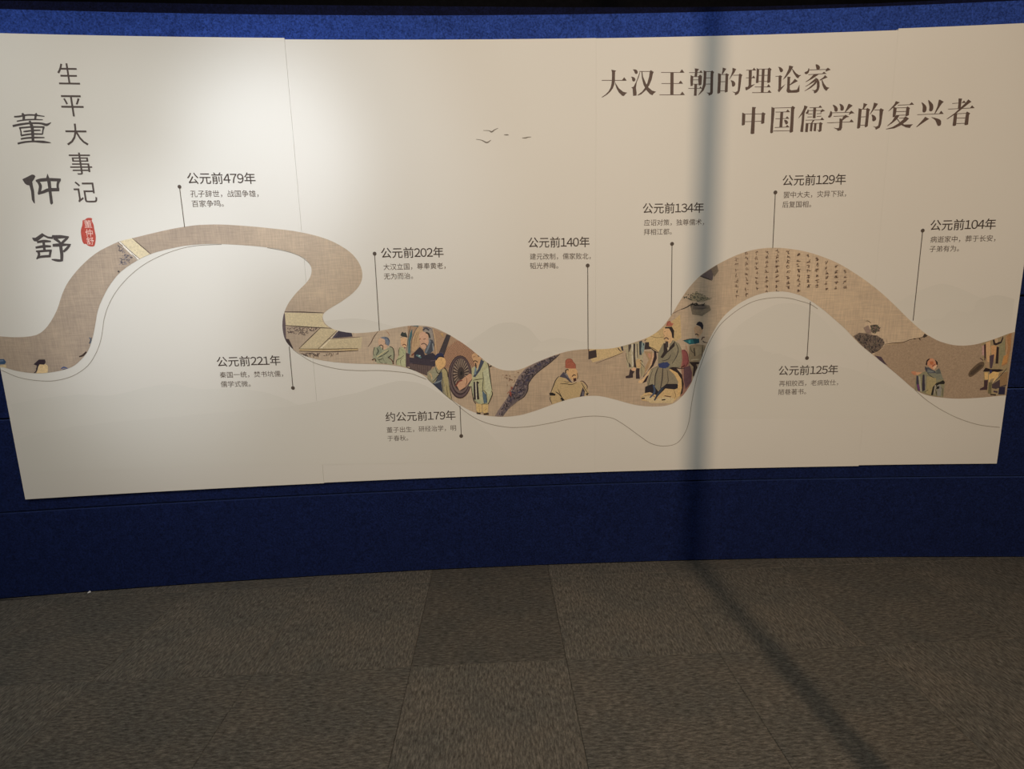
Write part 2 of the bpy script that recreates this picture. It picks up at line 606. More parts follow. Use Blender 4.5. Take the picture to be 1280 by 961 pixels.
LOWER = [(3.2, 458.4), (8, 459.9), (22.9, 463.8), (45.8, 466.5), (68.7, 464.5), (89.3, 458.8), (100.8, 450), (109.9, 438.6), (115.6, 422.6), (119, 406.5),
         (122.5, 387.5), (129.4, 370.5), (137.4, 356.2), (151.1, 339.5), (172.9, 324.6), (190, 316.8), (206.1, 312.2), (220, 309.2), (233.7, 306.7),
         (254.3, 305.1), (277.2, 304.9), (311.6, 306.9), (334.4, 309.2), (357.3, 313.3), (375.6, 320), (384.8, 326.6), (389.4, 335.5), (388.2, 345.2),
         (382.5, 353.8), (371, 365.3), (361.2, 378), (355.7, 389.5), (353.2, 401.9), (353.9, 415.2), (358, 427.1), (368.8, 438.2), (384.8, 445.9),
         (407.7, 451.1), (437.4, 454), (468.1, 454.9), (492.4, 456.6), (514.9, 461.8), (529.9, 469.5), (541.1, 479.2), (552.3, 489.3), (563.6, 498.7),
         (578.6, 508.3), (589.8, 513.9), (602, 518), (616.7, 520.2), (633.3, 520.6), (650, 518.7), (666.6, 514.1), (683.3, 508.2), (699.9, 502.1),
         (716.6, 497.4), (733.2, 494.7), (749.9, 494.9), (766.5, 498.6), (782, 502.9), (793.6, 505.8), (809.4, 507.8), (827.2, 507.6), (839.1, 505),
         (847, 500.5), (854.9, 492.4), (862.8, 480.3), (868.8, 467.5), (876.7, 447.5), (882.9, 432), (890.8, 416), (898.8, 402.8), (908, 391.8),
         (922.5, 380.2), (938.1, 371.8), (953.8, 366.3), (969.4, 364.2), (985, 364.9), (1000.6, 369.3), (1013.1, 375.7), (1028.8, 386.9), (1044.4, 400.3),
         (1057, 411.5), (1073.1, 428.5), (1090.8, 443.3), (1108.5, 457.4), (1126.2, 472.2), (1139, 483.5), (1149.5, 490.2), (1163.3, 494.9), (1186.6, 497.6),
         (1203.3, 498), (1228.2, 496.6), (1255.4, 493.9)]
up_s = smooth(UPPER, False, 3)
lo_s = smooth(LOWER, False, 3)
u_sz = [hit(*p) for p in up_s]
l_sz = [hit(*p) for p in lo_s]
cl = lambda p: (min(max(p[0], left_s + 0.0006), right_s - 0.0006), p[1])
u_sz = [cl(p) for p in u_sz]; l_sz = [cl(p) for p in l_sz]
u_sz[0] = (left_s + 0.0006, u_sz[1][1]); l_sz[0] = (left_s + 0.0006, l_sz[0][1])
u_sz[-1] = (right_s - 0.0006, u_sz[-1][1]); l_sz[-1] = (right_s - 0.0006, l_sz[-1][1])
u_sz = [p for i, p in enumerate(u_sz) if i == 0 or (Vector(p) - Vector(u_sz[i - 1])).length > 1e-5]
RIB = ccw(u_sz + l_sz[::-1])
E1 = E0 + 0.0005
pr = Print(E1)
pr.poly_sz(RIB, M_SILK)
ribbon = pr.build('picture_band', board)
ribbon['label'] = 'winding tan silk painting band'
E2 = E1 + 0.0002

# fine parallel line that follows the band
pr = Print(E0 + 0.0004)
for seg in (
    [(1.5, 462.6), (4.6, 463.8), (22.9, 471.4), (45.8, 475.5), (68.7, 475.7), (91.6, 469.5), (109.9, 456.9), (121.4, 438.6), (127.1, 420.3), (130.5, 397.4),
     (137.4, 377.9), (148.8, 359.6), (164.9, 342.4), (183.2, 328.7), (206.1, 317.4), (229, 310), (249.8, 306.6), (277, 305.4)],
    [(334, 309.6), (357.3, 314.0), (374, 319.6), (385, 327.5), (389, 333)],
    [(366, 436.5), (377.9, 445), (394, 453.8), (421.4, 460.9), (448.9, 463.1), (477.5, 463.0), (511.1, 466.3), (524, 470.5), (533, 474)],
    [(565, 500), (571, 505.4), (582.3, 514.8), (595.4, 523.2), (612.3, 529.8), (633.3, 533.7), (650, 533.9), (666.6, 532.4), (691.6, 527.9), (716.6, 522.4),
     (741.5, 519.9), (763.2, 521.9), (774.8, 527.4), (788.2, 536.5), (799.8, 545), (814, 554.3), (829.7, 557.4), (845.3, 554.2), (855, 543), (861, 527.3),
     (864.8, 502), (870.8, 472.4), (878.7, 448.5), (886.5, 428.5), (899, 407.5), (914.7, 392.8), (930.3, 382.2), (945.9, 375.4), (966.3, 372),
     (985, 372.5), (1000.6, 376.3), (1013, 380.3), (1022, 386)],
    [(1143, 486.5), (1153.3, 496.2), (1165, 504.9), (1178.3, 513.2), (1194.9, 521.5), (1211.6, 527.6), (1228.2, 531.7), (1249.5, 534)]):
    p = smooth(seg, False, 4)
    pr.poly(stroke([(x, y, 0.7) for x, y in p]), ink('9d968a'))
pr.build('contour_line', board)

# ------------------------------------------------------------------ lettering with the built-in font
_fc = bpy.data.curves.new('lettering', 'FONT')
_fo = bpy.data.objects.new('lettering', _fc)
C.objects.link(_fo)


def glyph_mesh(txt, space=1.0, weight=0.0):
    _fc.body = txt
    _fc.space_character = space
    _fc.offset = weight
    _fc.resolution_u = 3
    bpy.context.view_layer.update()
    dg = bpy.context.evaluated_depsgraph_get()
    ev = _fo.evaluated_get(dg)
    me = ev.to_mesh()
    vs = [(v.co.x, v.co.y) for v in me.vertices]
    fs = [tuple(p.vertices) for p in me.polygons]
    ev.to_mesh_clear()
    return vs, fs


def line_of_text(txt, L, Rr, col, name, parent, weight=0.0, split=False):
    """one glyph after another on full-width advances, digits narrower; returns one mesh per phrase"""
    em = EM
    pen = 0.0
    glyphs = []
    for ch in txt:
        g = chr(ord(ch) - 48 + 0xFF10) if ch.isdigit() else ch
        vs, fs = glyph_mesh(g, 1.0, weight)
        if ch.isdigit():
            adv = 0.56 * em
            xm = (min(v[0] for v in vs) + max(v[0] for v in vs)) / 2
            vs = [(v[0] - xm + adv / 2, v[1]) for v in vs]
        else:
            adv = em
        glyphs.append((ch, [(v[0] + pen, v[1]) for v in vs], fs))
        pen += adv
    x0 = min(v[0] for g in glyphs for v in g[1])
    x1 = max(v[0] for g in glyphs for v in g[1])
    (sa, za), (sb, zb) = hit(*L), hit(*Rr)
    k = (sb - sa) / (x1 - x0)
    yc = YC
    groups, cur = [], []
    for g in glyphs:
        cur.append(g)
        if split and g[0] == '，':
            groups.append(cur); cur = []
    if cur:
        groups.append(cur)
    for grp in groups:
        pr = Print(E0 + 0.0004)
        for ch, vs, fs in grp:
            pr.tris([(sa + (x - x0) * k, za + (zb - za) * (x - x0) / (x1 - x0) + (y - yc) * k) for x, y in vs], fs, ink(col), off=pr.off)
        pr.build(name, parent)


_a = glyph_mesh('田')[0]
_b2 = glyph_mesh('田田')[0]
EM = max(v[0] for v in _b2) - max(v[0] for v in _a)
YC = (min(v[1] for v in _a) + max(v[1] for v in _a)) / 2


def put_text(txt, L, Rr, col, name, parent, space=1.0, weight=0.0, off=None, aspect=1.0, vertical_h=None, center=None, height=None):
    vs, fs = glyph_mesh(txt, space, weight)
    x0, x1 = min(v[0] for v in vs), max(v[0] for v in vs)
    # vertical middle of a full-size ideograph
    yc = 0.36
    if center is not None:
        y0, y1 = min(v[1] for v in vs), max(v[1] for v in vs)
        s0, z0 = hit(*center)
        hh = hit(center[0], center[1] - height / 2)[1] - hit(center[0], center[1] + height / 2)[1]
        k = hh / (y1 - y0)
        pts = [(s0 + (x - (x0 + x1) / 2) * k * aspect, z0 + (y - (y0 + y1) / 2) * k) for x, y in vs]
    else:
        (sa, za), (sb, zb) = hit(*L), hit(*Rr)
        k = (sb - sa) / (x1 - x0)
        pts = [(sa + (x - x0) * k, za + (zb - za) * (x - x0) / (x1 - x0) + (y - yc) * k * aspect) for x, y in vs]
    pr = Print(off or E0 + 0.0004)
    pr.tris(pts, fs, ink(col))
    return pr.build(name, parent)


INKC, INKS = '463c36', '5c5048'
dates = [
    ('公元前479年', (234, 223.3), (319.3, 223.2), '孔子辞世，战国争雄，', (238.1, 242.4), (323.1, 242.1), '百家争鸣。', (240, 254.9), (279.6, 254.4), (224.5, 233.4), (230.9, 284.2)),
    ('公元前202年', (476.3, 316.6), (554.4, 315.4), '大汉立国，尊奉黄老，', (479.4, 333.9), (556.9, 332.2), '无为而治。', (480, 345.6), (516.2, 344.8), (468.3, 317), (474.3, 413.4)),
    ('公元前221年', (271, 452.6), (350.4, 450.5), '秦国一统，焚书坑儒，', (274.8, 468.8), (353.8, 467.2), '儒学式微。', (276, 480.4), (313.2, 479.7), (366.3, 484.8), (361.6, 433)),
    ('约公元前179年', (481.9, 521.5), (569.4, 519), '董子出生，研经治学，明', (483.5, 537.6), (570, 534.8), '于春秋。', (484.4, 548.1), (510.2, 547.4), (576.6, 544.8), (575, 507)),
    ('公元前140年', (660.2, 303.6), (736.9, 302.6), '建元改制，儒家败北，', (662.4, 320.9), (738.4, 320.2), '韬光养晦。', (662.4, 332.4), (697.8, 332), (734.6, 331.8), (735.1, 436.4)),
    ('公元前134年', (803.5, 260.8), (879.8, 259.8), '应诏对策，独尊儒术，', (805, 278.5), (880, 277.7), '拜相江都。', (804.8, 290.2), (839.6, 289.6), (840, 304.8), (839, 394.2)),
    ('公元前129年', (978.1, 226), (1057.3, 224.2), '罢中大夫，灾异下狱，', (979.4, 243.9), (1057.6, 242), '后复国相。', (977.8, 255.9), (1013.9, 255.3), (969.1, 240.5), (965.8, 310.2)),
    ('公元前104年', (1162.8, 282), (1244.7, 280.2), '病逝家中，葬于长安，', (1163, 299.6), (1244.3, 297.8), '子弟有为。', (1161.9, 311.4), (1198.7, 310.6), (1153.2, 288.2), (1141.2, 400.6)),
    ('公元前125年', (973.1, 463.6), (1047.5, 462.1), '再相胶西，老病致仕，', (973.8, 479.5), (1047.6, 478), '陋巷著书。', (973.1, 490.2), (1007.6, 489.4), (1008.6, 447.4), (1012.8, 377.2)),
]
for d, dl, dr, c1, l1, r1, c2, l2, r2, dot, end in dates:
    line_of_text(d, dl, dr, INKC, 'date_lettering', board, weight=0.007)
    line_of_text(c1, l1, r1, INKS, 'caption_phrase', board, weight=0.0, split=True)
    line_of_text(c2, l2, r2, INKS, 'caption_phrase', board, weight=0.0)
    pr = Print(E0 + 0.0009)
    pr.poly(stroke([(dot[0], dot[1], 0.9), (end[0], end[1], 0.9)]), ink('5a5248'))
    s0, z0 = hit(*dot)
    rr = (hit(dot[0] + 2.4, dot[1])[0] - s0)
    pr.poly_sz([(s0 + rr * math.cos(t / 16 * math.tau), z0 + rr * math.sin(t / 16 * math.tau)) for t in range(16)], ink('5a5048'))
    pr.build('pointer_line', board)

# small vertical heading 生平大事记
for ch, c, hgt in (('生', (85.2, 92.4), 26.3), ('平', (90.6, 132.4), 26.5), ('大', (95.6, 168.2), 27.2), ('事', (101, 204.6), 27.6), ('记', (106.7, 240), 26.2)):
    put_text(ch, None, None, '5a504c', 'heading_character', board, center=c, height=hgt, weight=0.0)

# ------------------------------------------------------------------ big serif title, drawn stroke by stroke
def glyph(name, crop, spec, col='62524a', lw=12):
    pr = Print(E0 + 0.0004)
    m = ink(col)
    for line in spec.strip().split('\n'):
        line = line.strip()
        if not line:
            continue
        code, rest = line.split(None, 1)
        tri = False
        if code in ('H', 'T'):
            q = parse(rest)
            (x0, y0), (x1, y1) = q[0], q[1]
            pr.poly([crop.p(*p) for p in ((x0, y0 - lw / 2), (x1, y1 - lw / 2), (x1, y1 + lw / 2), (x0, y0 + lw / 2))], m)
            if code == 'T':
                w, h = q[2] if len(q) > 2 else (100, 62)
                pr.poly([crop.p(*p) for p in ((x1 - w, y1 + 5), (x1 - w * 0.52, y1 - h), (x1 - w * 0.44, y1 - h), (x1 + 6, y1 + 5))], m)
        elif code == 'P':
            pr.poly([crop.p(*p) for p in parse(rest)], m)
        elif code == 'C':
            pr.poly(smooth([crop.p(*p) for p in parse(rest)], True, 4), m)
        elif code == 'V':
            w, rest = rest.split(None, 1)
            pr.poly(stroke([(*crop.p(x, y), float(w) / crop.sc) for x, y in parse(rest)]), m)
        elif code == 'S':
            pr.poly(stroke(smooth([(*crop.p(x, y), w / crop.sc) for x, y, w in parse(rest)], False, 4)), m)
    return pr.build(name, board)


Z = 1280 / 76
K1, K2, K3, K4 = Crop(748, 80, Z), Crop(820, 80, Z), Crop(892, 78, Z), Crop(964, 76, Z)
K5, K6, K7, K8 = Crop(922, 126, Z), Crop(994, 124, Z), Crop(1068, 122, Z), Crop(1142, 118, Z)
TITLE = [
    (K1, '''T 70,345 590,345
P 270,120 372,140 350,170 348,350 335,430 305,510 255,580 190,640 100,695 68,705 72,695 150,640 210,580 255,500 275,420 285,300 285,170
P 350,360 365,410 430,510 520,585 605,605 575,630 535,675 500,668 430,600 385,520 355,430'''),
    (K1, '''C 725,118 790,120 825,155 820,200 790,212 765,190 750,145
C 690,270 745,280 778,320 765,360 735,368 712,345 708,305
P 868,170 878,175 850,280 805,390 790,500 803,600 803,665 730,672 722,560 720,520 692,492 740,478 790,380 840,250
H 860,157 1085,157
P 1080,160 1100,128 1165,168 1145,210 1120,330 1070,450 990,560 900,640 820,668 830,650 920,580 980,500 1030,400 1065,270
P 905,165 925,165 940,270 1000,410 1060,500 1130,560 1215,585 1170,615 1135,660 1080,630 1000,540 950,440 915,300'''),
    (K2, '''T 105,178 592,178
T 115,412 562,410 95,58
T 70,650 600,648
V 68 337,178 333,648'''),
    (K2, '''T 695,182 975,180 68,45
P 815,92 905,105 875,150 862,262 808,262 820,170
P 728,235 785,262 772,460 728,468 722,350
P 890,260 925,225 968,255 957,425 945,445 900,452 888,350
H 775,268 900,268
H 775,335 900,335
H 775,425 900,425
T 680,515 965,513 60,40
V 56 835,425 825,668
P 1000,135 1062,160 1055,300 1045,450 1000,560 900,655 882,660 955,550 990,430 1002,250
H 1055,160 1160,158
H 1055,295 1150,292
H 1050,425 1145,422
P 1150,160 1180,135 1222,170 1205,210 1195,600 1180,640 1110,665 1100,630 1060,600 1130,605 1140,580'''),
    (K3, '''P 190,110 268,135 235,180 190,250 170,245 185,180
P 90,225 155,245 150,400 138,640 95,660 75,650 88,400
H 150,258 252,255
H 145,408 243,405
H 138,600 238,597
P 250,245 270,228 322,255 305,290 295,620 240,635 232,620 245,400
P 395,115 475,140 440,210 345,345 325,365 370,260 395,180
H 410,272 535,268
P 530,260 548,232 605,265 588,300 565,500 550,600 520,660 460,692 445,680 450,650 390,615 460,628 505,600 515,500
C 360,378 420,395 455,440 445,490 405,515 385,490 380,430'''),
    (K3, '''T 685,165 888,162 78,48
T 680,326 872,326 70,45
P 740,168 805,165 800,330 790,480 875,455 760,550 690,590 670,570 668,520 720,515 735,480
P 905,120 958,148 950,300 942,430 895,438 888,420 903,250
H 950,142 1150,140
P 1140,135 1170,108 1218,145 1202,180 1192,415 1160,432 1130,430 1128,400
H 945,275 1140,272
H 942,402 1140,400
V 58 1045,145 1022,635
T 865,518 1193,516 78,55
T 810,637 1212,633 90,50'''),
    (K4, '''C 145,130 200,140 245,185 240,225 205,242 180,215 165,160
H 90,328 165,325
P 155,318 185,305 228,325 215,360 205,560 300,490 165,665 135,625 152,590
P 375,100 465,120 400,240 300,360 240,405 310,290 365,170
P 430,160 450,175 520,260 580,300 632,300 595,330 565,370 530,350 470,260
P 340,335 405,340 395,380 388,600 422,622 540,608 565,560 595,500 592,650 540,670 350,674 320,640 333,560
P 380,510 450,440 495,380 560,428 480,470 388,520'''),
    (K4, '''C 935,78 985,85 1025,130 1015,175 985,190 955,180 945,140
C 790,150 800,200 785,250 745,282 710,275 705,240 760,215
H 795,192 1175,182
P 1145,208 1160,170 1195,145 1250,190 1190,210 1150,230
H 780,292 1090,274
P 1060,277 1110,230 1165,277
P 890,290 1015,278 930,335 860,382 735,447 718,442 800,387
P 925,350 985,385 1015,450 1018,540 1000,610 960,665 910,688 895,670 900,640 850,612 920,620 955,590 962,520 955,430
P 925,375 965,395 900,450 740,540 708,545 780,500 870,420
P 955,425 965,440 925,500 830,575 715,637 698,634 790,570 890,480 940,410
P 1018,402 1100,345 1130,300 1185,350 1120,375 1020,420
P 1058,405 1075,405 1110,480 1160,550 1225,570 1190,595 1160,638 1110,590 1075,510'''),
    (K5, '''P 95,248 162,275 158,400 150,505 110,520 86,515 90,400
H 155,280 508,275
P 505,262 530,240 590,272 570,300 560,470 520,485 492,480 498,400
H 155,440 503,430
P 305,130 388,135 370,170 362,450 350,690 300,702 270,690 288,450'''),
    (K5, '''P 712,128 778,155 770,300 750,500 742,670 705,685 683,670 700,450
H 770,152 1135,142
P 1125,138 1155,108 1210,140 1190,180 1165,650 1120,672 1092,665 1110,450
H 748,635 1102,630
T 795,238 1095,232 85,48
T 795,378 1080,372 80,44
T 780,562 1082,552 80,44
V 60 930,238 908,556
C 980,405 1030,410 1060,450 1050,485 1015,495 995,460'''),
    (K6, '''P 190,130 262,155 215,240 195,300 185,450 165,690 110,690 105,670 130,500 145,320 75,400 65,395 130,290 180,190
T 300,180 560,172 75,40
C 265,215 285,250 272,300 235,308 220,285 245,260
H 280,240 560,238
P 530,265 545,230 570,208 628,245 570,265 532,288
V 58 410,178 396,400
H 265,313 362,310
H 450,307 552,300
H 255,374 352,372
H 450,364 547,358
T 215,442 602,432 80,48
P 370,440 408,440 350,515 325,515
H 225,512 560,506
V 55 250,505 234,692
V 48 345,512 328,675
V 48 425,510 408,672
P 505,500 530,482 577,512 560,540 550,670 510,690 482,682 490,660 445,640 500,650'''),
    (K6, '''C 790,120 850,140 892,195 885,250 850,262 825,240 820,190
C 930,98 985,115 1022,165 1015,225 975,242 950,220 950,160
P 1115,103 1140,98 1210,135 1150,185 1055,275 1042,270 1090,170
C 745,250 775,280 770,340 740,380 705,388 690,365 715,330
H 775,287 1155,275
P 1125,335 1140,290 1175,238 1248,295 1180,302
H 805,362 1030,352
P 1005,372 1055,328 1137,370 1080,385 1000,445 980,432
P 930,405 990,415 1000,440 990,480 985,600 960,655 890,668 880,640 805,600 880,612 920,600 930,480
T 670,498 1225,476 90,50'''),
    (K7, '''P 190,115 272,140 235,185 190,250 165,245 185,190
P 88,225 155,245 145,330 120,630 80,655 52,645 75,400
H 150,245 248,242
H 138,407 238,403
H 122,584 222,580
P 250,235 272,218 330,250 310,290 280,600 240,625 215,615 240,380
P 410,105 495,130 450,200 340,345 318,358 370,260 395,180
H 418,262 535,258
P 528,250 552,222 618,258 600,290 560,560 530,635 460,672 440,665 440,635 390,605 450,615 500,590 525,450
C 360,360 420,380 455,430 445,475 400,500 375,480 375,420'''),
    (K7, '''P 870,75 955,100 910,130 830,200 740,275 705,295 760,230 840,140
H 910,160 1190,147
P 1148,152 1205,97 1255,150
P 820,195 888,215 880,300 860,400 815,415 803,405
H 880,218 1112,210
H 875,297 1092,290
H 872,374 1090,366
P 1090,218 1112,185 1167,218 1155,260 1145,370 1100,392 1072,390 1083,300
P 860,385 950,370 900,450 820,520 700,600 688,594 790,500
H 940,434 1070,428
P 1058,402 1080,400 1148,440 1090,500 960,592 840,647 670,667 658,662 800,618 920,548 1020,465
P 888,450 915,455 960,520 1050,568 1232,562 1190,600 1165,640 1080,625 980,575'''),
    (K8, '''C 165,170 215,195 265,255 268,330 240,375 195,375 185,340 190,250
C 305,120 355,155 405,215 412,290 390,345 345,355 325,330 330,250
P 530,115 550,110 632,155 580,210 455,402 432,412 500,250
T 75,427 625,405 95,58
P 240,470 325,515 240,570 70,687 52,684 150,580 220,500
C 370,480 450,495 530,520 575,560 570,640 525,665 495,640 450,540'''),
    (K8, '''H 810,192 950,182
P 1005,182 1060,130 1097,178
P 945,85 1022,90 1005,140 990,292 928,298 940,200
H 725,310 1200,288
T 1180,288 1275,283 95,50
P 1150,105 1215,155 1150,200 900,400 720,517 688,520 860,395 1080,190
P 850,400 914,400 905,520 892,650 850,668 818,660 830,560
H 908,407 1112,398
P 1108,372 1125,362 1190,400 1165,430 1145,635 1095,650 1067,640 1088,480
H 903,500 1092,495
H 898,614 1082,608'''),
]
for kr, sp in TITLE:
    glyph('title_character', kr, sp)

ZN = 1153 / 60
glyph('name_character', Crop(10, 136, ZN), '''S 150,190,35 280,182,42 450,150,38 620,150,38 880,182,22
P 325,115 365,95 412,150 412,265 350,268 350,190
P 650,120 685,95 720,150 690,190 682,262 628,262 640,170
S 215,300,30 400,268,34 600,258,34 840,264,22
S 115,415,52 300,375,52 560,345,46 800,352,46 930,385,60 1035,330,16
S 270,460,42 400,448,40 600,435,40 880,440,42
S 290,465,38 316,560,30 320,640,42
S 312,645,42 450,620,40 600,605,40 838,608,34
S 862,440,48 842,520,34 832,612,30
S 375,545,30 450,540,40 600,520,38 785,515,28
S 520,290,45 560,380,72 590,500,74 604,775,64
S 310,725,38 450,702,42 640,690,42 880,692,26
S 235,835,45 400,800,44 620,782,42 850,795,58 1030,815,16''', '56504f')
glyph('name_character', Crop(22, 210, ZN), '''P 115,270 200,230 350,155 400,165 432,200 400,265 355,330 370,420 400,560 420,860 385,830 345,760 325,560 285,420 220,405 175,370
S 440,312,50 560,290,80 750,278,80 1040,288,68
S 490,320,60 548,420,75 540,520,72 520,600,66
S 490,622,50 620,575,72 760,525,84 1005,520,78
S 1000,290,78 965,400,58 975,530,60
P 720,130 770,250 800,330 812,450 822,580 855,845 815,885 785,850 750,580 732,450 715,330 690,240''', '56504f')
glyph('name_character', Crop(35, 285, ZN), '''P 100,228 180,235 300,150 345,120 400,160 480,200 600,215 600,265 480,250 380,200 300,262 220,325 150,318 118,280
S 220,342,50 380,315,68 555,322,36
V 62 375,320 402,550
S 185,470,50 380,440,66 555,438,44
S 195,558,40 260,560,52 400,547,56 575,540,50
S 245,560,55 268,640,60 215,745,36
S 205,742,30 300,692,56 540,672,60
S 545,545,60 522,700,50
S 580,185,44 650,215,92 800,210,80 985,220,40
S 620,245,56 700,290,66 770,350,56 800,400,60
S 955,235,52 880,300,62 790,390,60
S 595,415,66 780,405,78 1035,395,26
S 1005,405,56 930,500,66 850,570,50
S 785,400,80 800,520,78 815,640,78 812,790,66
S 570,752,20 660,768,56 760,780,60 840,770,50''', '56504f')

# red seal
pr = Print(E0 + 0.0004)
seal_c = Crop(95, 265, 19.22)
pr.poly(smooth([seal_c.p(*p) for p in parse('165,200 215,185 260,150 330,138 390,155 380,210 420,290 440,400 470,540 478,640 455,780 420,825 340,825 280,800 240,765 195,765 155,700 125,550 120,430 150,330 158,260')], True, 3), ink('bd5449'))
seal = pr.build('seal_stamp', board)
seal['label'] = 'small red seal stamp'
for ch, c in (('董', (290, 285)), ('仲', (318, 500)), ('舒', (345, 695))):
    put_text(ch, None, None, 'f0d2c8', 'seal_character', seal, center=seal_c.p(*c), height=9.4, weight=0.0, off=E0 + 0.0006, aspect=0.95)

# birds
for sp in ('310,295,6 400,298,10 440,318,22 490,285,14 545,258,6', '190,435,5 280,450,10 365,488,20 430,450,8',
           '640,365,6 685,366,18 715,365,6', '930,415,6 985,414,18 1030,402,10 1075,400,6'):
    pr = Print(E0 + 0.0004)
    draw(pr, Crop(580, 140, 12.8), 'S 7d776c ' + sp)
    pr.build('printed_bird', board)

# ------------------------------------------------------------------ painted scenes on the band (flat print)
def picture(name, crop, spec, label=None, lift=0.0, region=None):
    pr = Print(E2 + lift * 0.4)
    clip = [RIB]
    if region:
        clip.append(ccw([hit(*crop.p(*p)) for p in parse(region)]))
    draw(pr, crop, spec, clip)
    o = pr.build(name, ribbon)
    if label:
        o['label'] = label
    return o


def specks(crop, region, n, w, cols, seed, length=(0.5, 2.2), direction=None):
    """small brush dabs scattered inside a polygon"""
    rnd = random.Random(seed)
    poly = parse(region)
    xs, ys = [p[0] for p in poly], [p[1] for p in poly]
    def inside(x, y):
        c = False
        for i in range(len(poly)):
            (x1, y1), (x2, y2) = poly[i - 1], poly[i]
            if (y1 > y) != (y2 > y) and x < (x2 - x1) * (y - y1) / (y2 - y1) + x1:
                c = not c
        return c
    out = []
    while len(out) < n:
        x, y = rnd.uniform(min(xs), max(xs)), rnd.uniform(min(ys), max(ys))
        if not inside(x, y):
            continue
        a = rnd.uniform(0, math.pi) if direction is None else direction + rnd.uniform(-0.5, 0.5)
        l = rnd.uniform(*length) * w
        dx, dy = math.cos(a) * l, math.sin(a) * l
        ww = w * rnd.uniform(0.6, 1.3)
        out.append('S %s %.0f,%.0f,%.1f %.0f,%.0f,%.1f %.0f,%.0f,%.1f' % (
            rnd.choice(cols), x - dx, y - dy, ww * 0.5, x + rnd.uniform(-w, w) * 0.3, y, ww, x + dx, y + dy, ww * 0.4))
    return '\n'.join(out)


CM = Crop(0, 400, 9.846)
picture('painted_hat', CM, '''
P d8c49a 0,560 75,548 85,600 0,600
P 3d5878 0,480 50,478 78,515 60,542 0,545
P 6d7f9a 0,492 40,490 50,505 0,512''')
picture('painted_hat', CM, '''
C e6cb9c 485,548 545,540 590,565 588,640 560,665 455,665 470,600
P 3b3038 415,545 480,485 555,484 565,520 545,548 490,545 470,580 460,615 450,600 455,560
S 3b3038 455,590,22 450,625,14 420,655,10''')
picture('painted_hat', CM, '''
S 55628c 755,600,14 790,580,18 840,600,12
S 3f4c70 770,615,12 800,605,16 830,612,8
S 4a3d38 975,450,14 1020,435,24 1065,390,20
S 6a7480 1100,215,14 1120,240,20 1110,290,16
S 4a4a50 1098,290,8 1130,215,8''')

CN = Crop(130, 280, 9.846)
picture('painted_path', CN, '''
P e3d6b4 195,205 350,165 580,385 440,440
P eee8dc 178,225 205,215 445,430 415,450
L 55443c 9 165,215 300,330 420,445
L 55443c 7 200,215 330,335 445,432
L 4f3e3a 10 345,170 460,270 585,375''')
picture('painted_shrub', CN, specks(CN, '150,260 200,270 300,360 370,430 280,500 190,510 200,440 220,380', 70, 9, ['6f6c74', '55545e', '8a8488'], 3)
        + '\n' + 'C 55504e 170,580 190,572 195,590 178,595')

CL = Crop(350, 380, 9.846)
picture('painted_path', CL, '''
P dacdaa 60,105 560,118 515,170 545,245 610,290 75,265
P d4c6a4 495,300 640,298 705,328 480,548 240,548
P d2c4a2 600,432 900,418 1010,405 1000,545 480,550
P c9b48a 240,552 970,548 960,572 240,575
P ede2c8 500,540 620,428 715,325 722,332 640,420 520,540
L 4d3e38 12 55,95 280,98 540,108
L 4d3e38 12 65,262 300,280 640,298
L 4d3e38 11 495,295 370,415 235,548
L 4d3e38 8 700,328 590,435 470,548
L 4d3e38 9 240,550 600,553 960,545
L 4d3e38 12 240,578 620,588 965,570
L 5c4a40 7 600,430 800,415 985,405
P 484350 720,328 880,350 895,400 640,420
P 5d5560 640,418 700,345 720,350 690,412
P 6a5e62 48,95 62,130 78,430 110,500 60,470 25,330 25,180
P 4a4040 70,425 110,430 165,545 150,560 100,520''')
picture('painted_shrub', CL, specks(CL, '90,285 470,292 430,330 330,360 310,400 270,370 220,380 100,350', 95, 8, ['6b5f58', '55484a', '7d7068'], 5)
        + '\n' + specks(CL, '250,600 500,605 480,660 300,640', 60, 7, ['6b5f58', '5a4e4a'], 6)
        + '\n' + specks(CL, '520,600 720,600 700,650 540,640', 16, 7, ['6b5f58'], 7))

CA = Crop(460, 404, 16.02)
picture('painted_figure', CA, '''
L 4a362e 14 0,470 60,390 120,270 210,155
L a9765c 10 360,150 410,200 440,260
P a8ab90 130,480 200,470 260,440 330,540 440,470 500,500 525,620 525,820 440,830 370,800 190,800 160,770 90,740 110,600
P 98a08a 180,480 240,440 290,560 200,660 160,620
C d9b89c 205,350 230,300 290,290 340,330 350,400 390,440 340,530 260,470 215,420
C 7d8796 240,290 330,270 400,290 440,360 420,440 390,440 350,400 330,320
S 45506a 335,290,14 400,300,18 430,370,14
S 3f3a38 225,455,16 260,435,18 300,460,14 290,530,18
S 55584f 130,480,18 105,590,12 125,650,12
S 4a4c42 180,500,14 210,560,20 160,640,14
S 3c3c38 205,680,12 300,640,16 420,550,12
S d9cfa0 185,670,16 300,590,14 400,530,10
S 3c3a34 430,465,10 500,500,16 525,640,18 500,820,16
S 3c3c38 400,690,22 470,640,14
S 6b3f38 420,690,14 480,740,18 515,820,18
S 3c3a34 210,730,14 260,720,14 310,690,8
S 4a352f 80,735,22 140,710,16 160,765,18
S c99478 100,745,12 140,730,12
S 6c705f 330,800,14 380,800,16
S 6c705f 190,700,10 250,780,12 300,800,10
S 8f9480 300,620,10 310,720,14 350,780,10
L 4a3a36 10 350,380 345,410 375,440''')
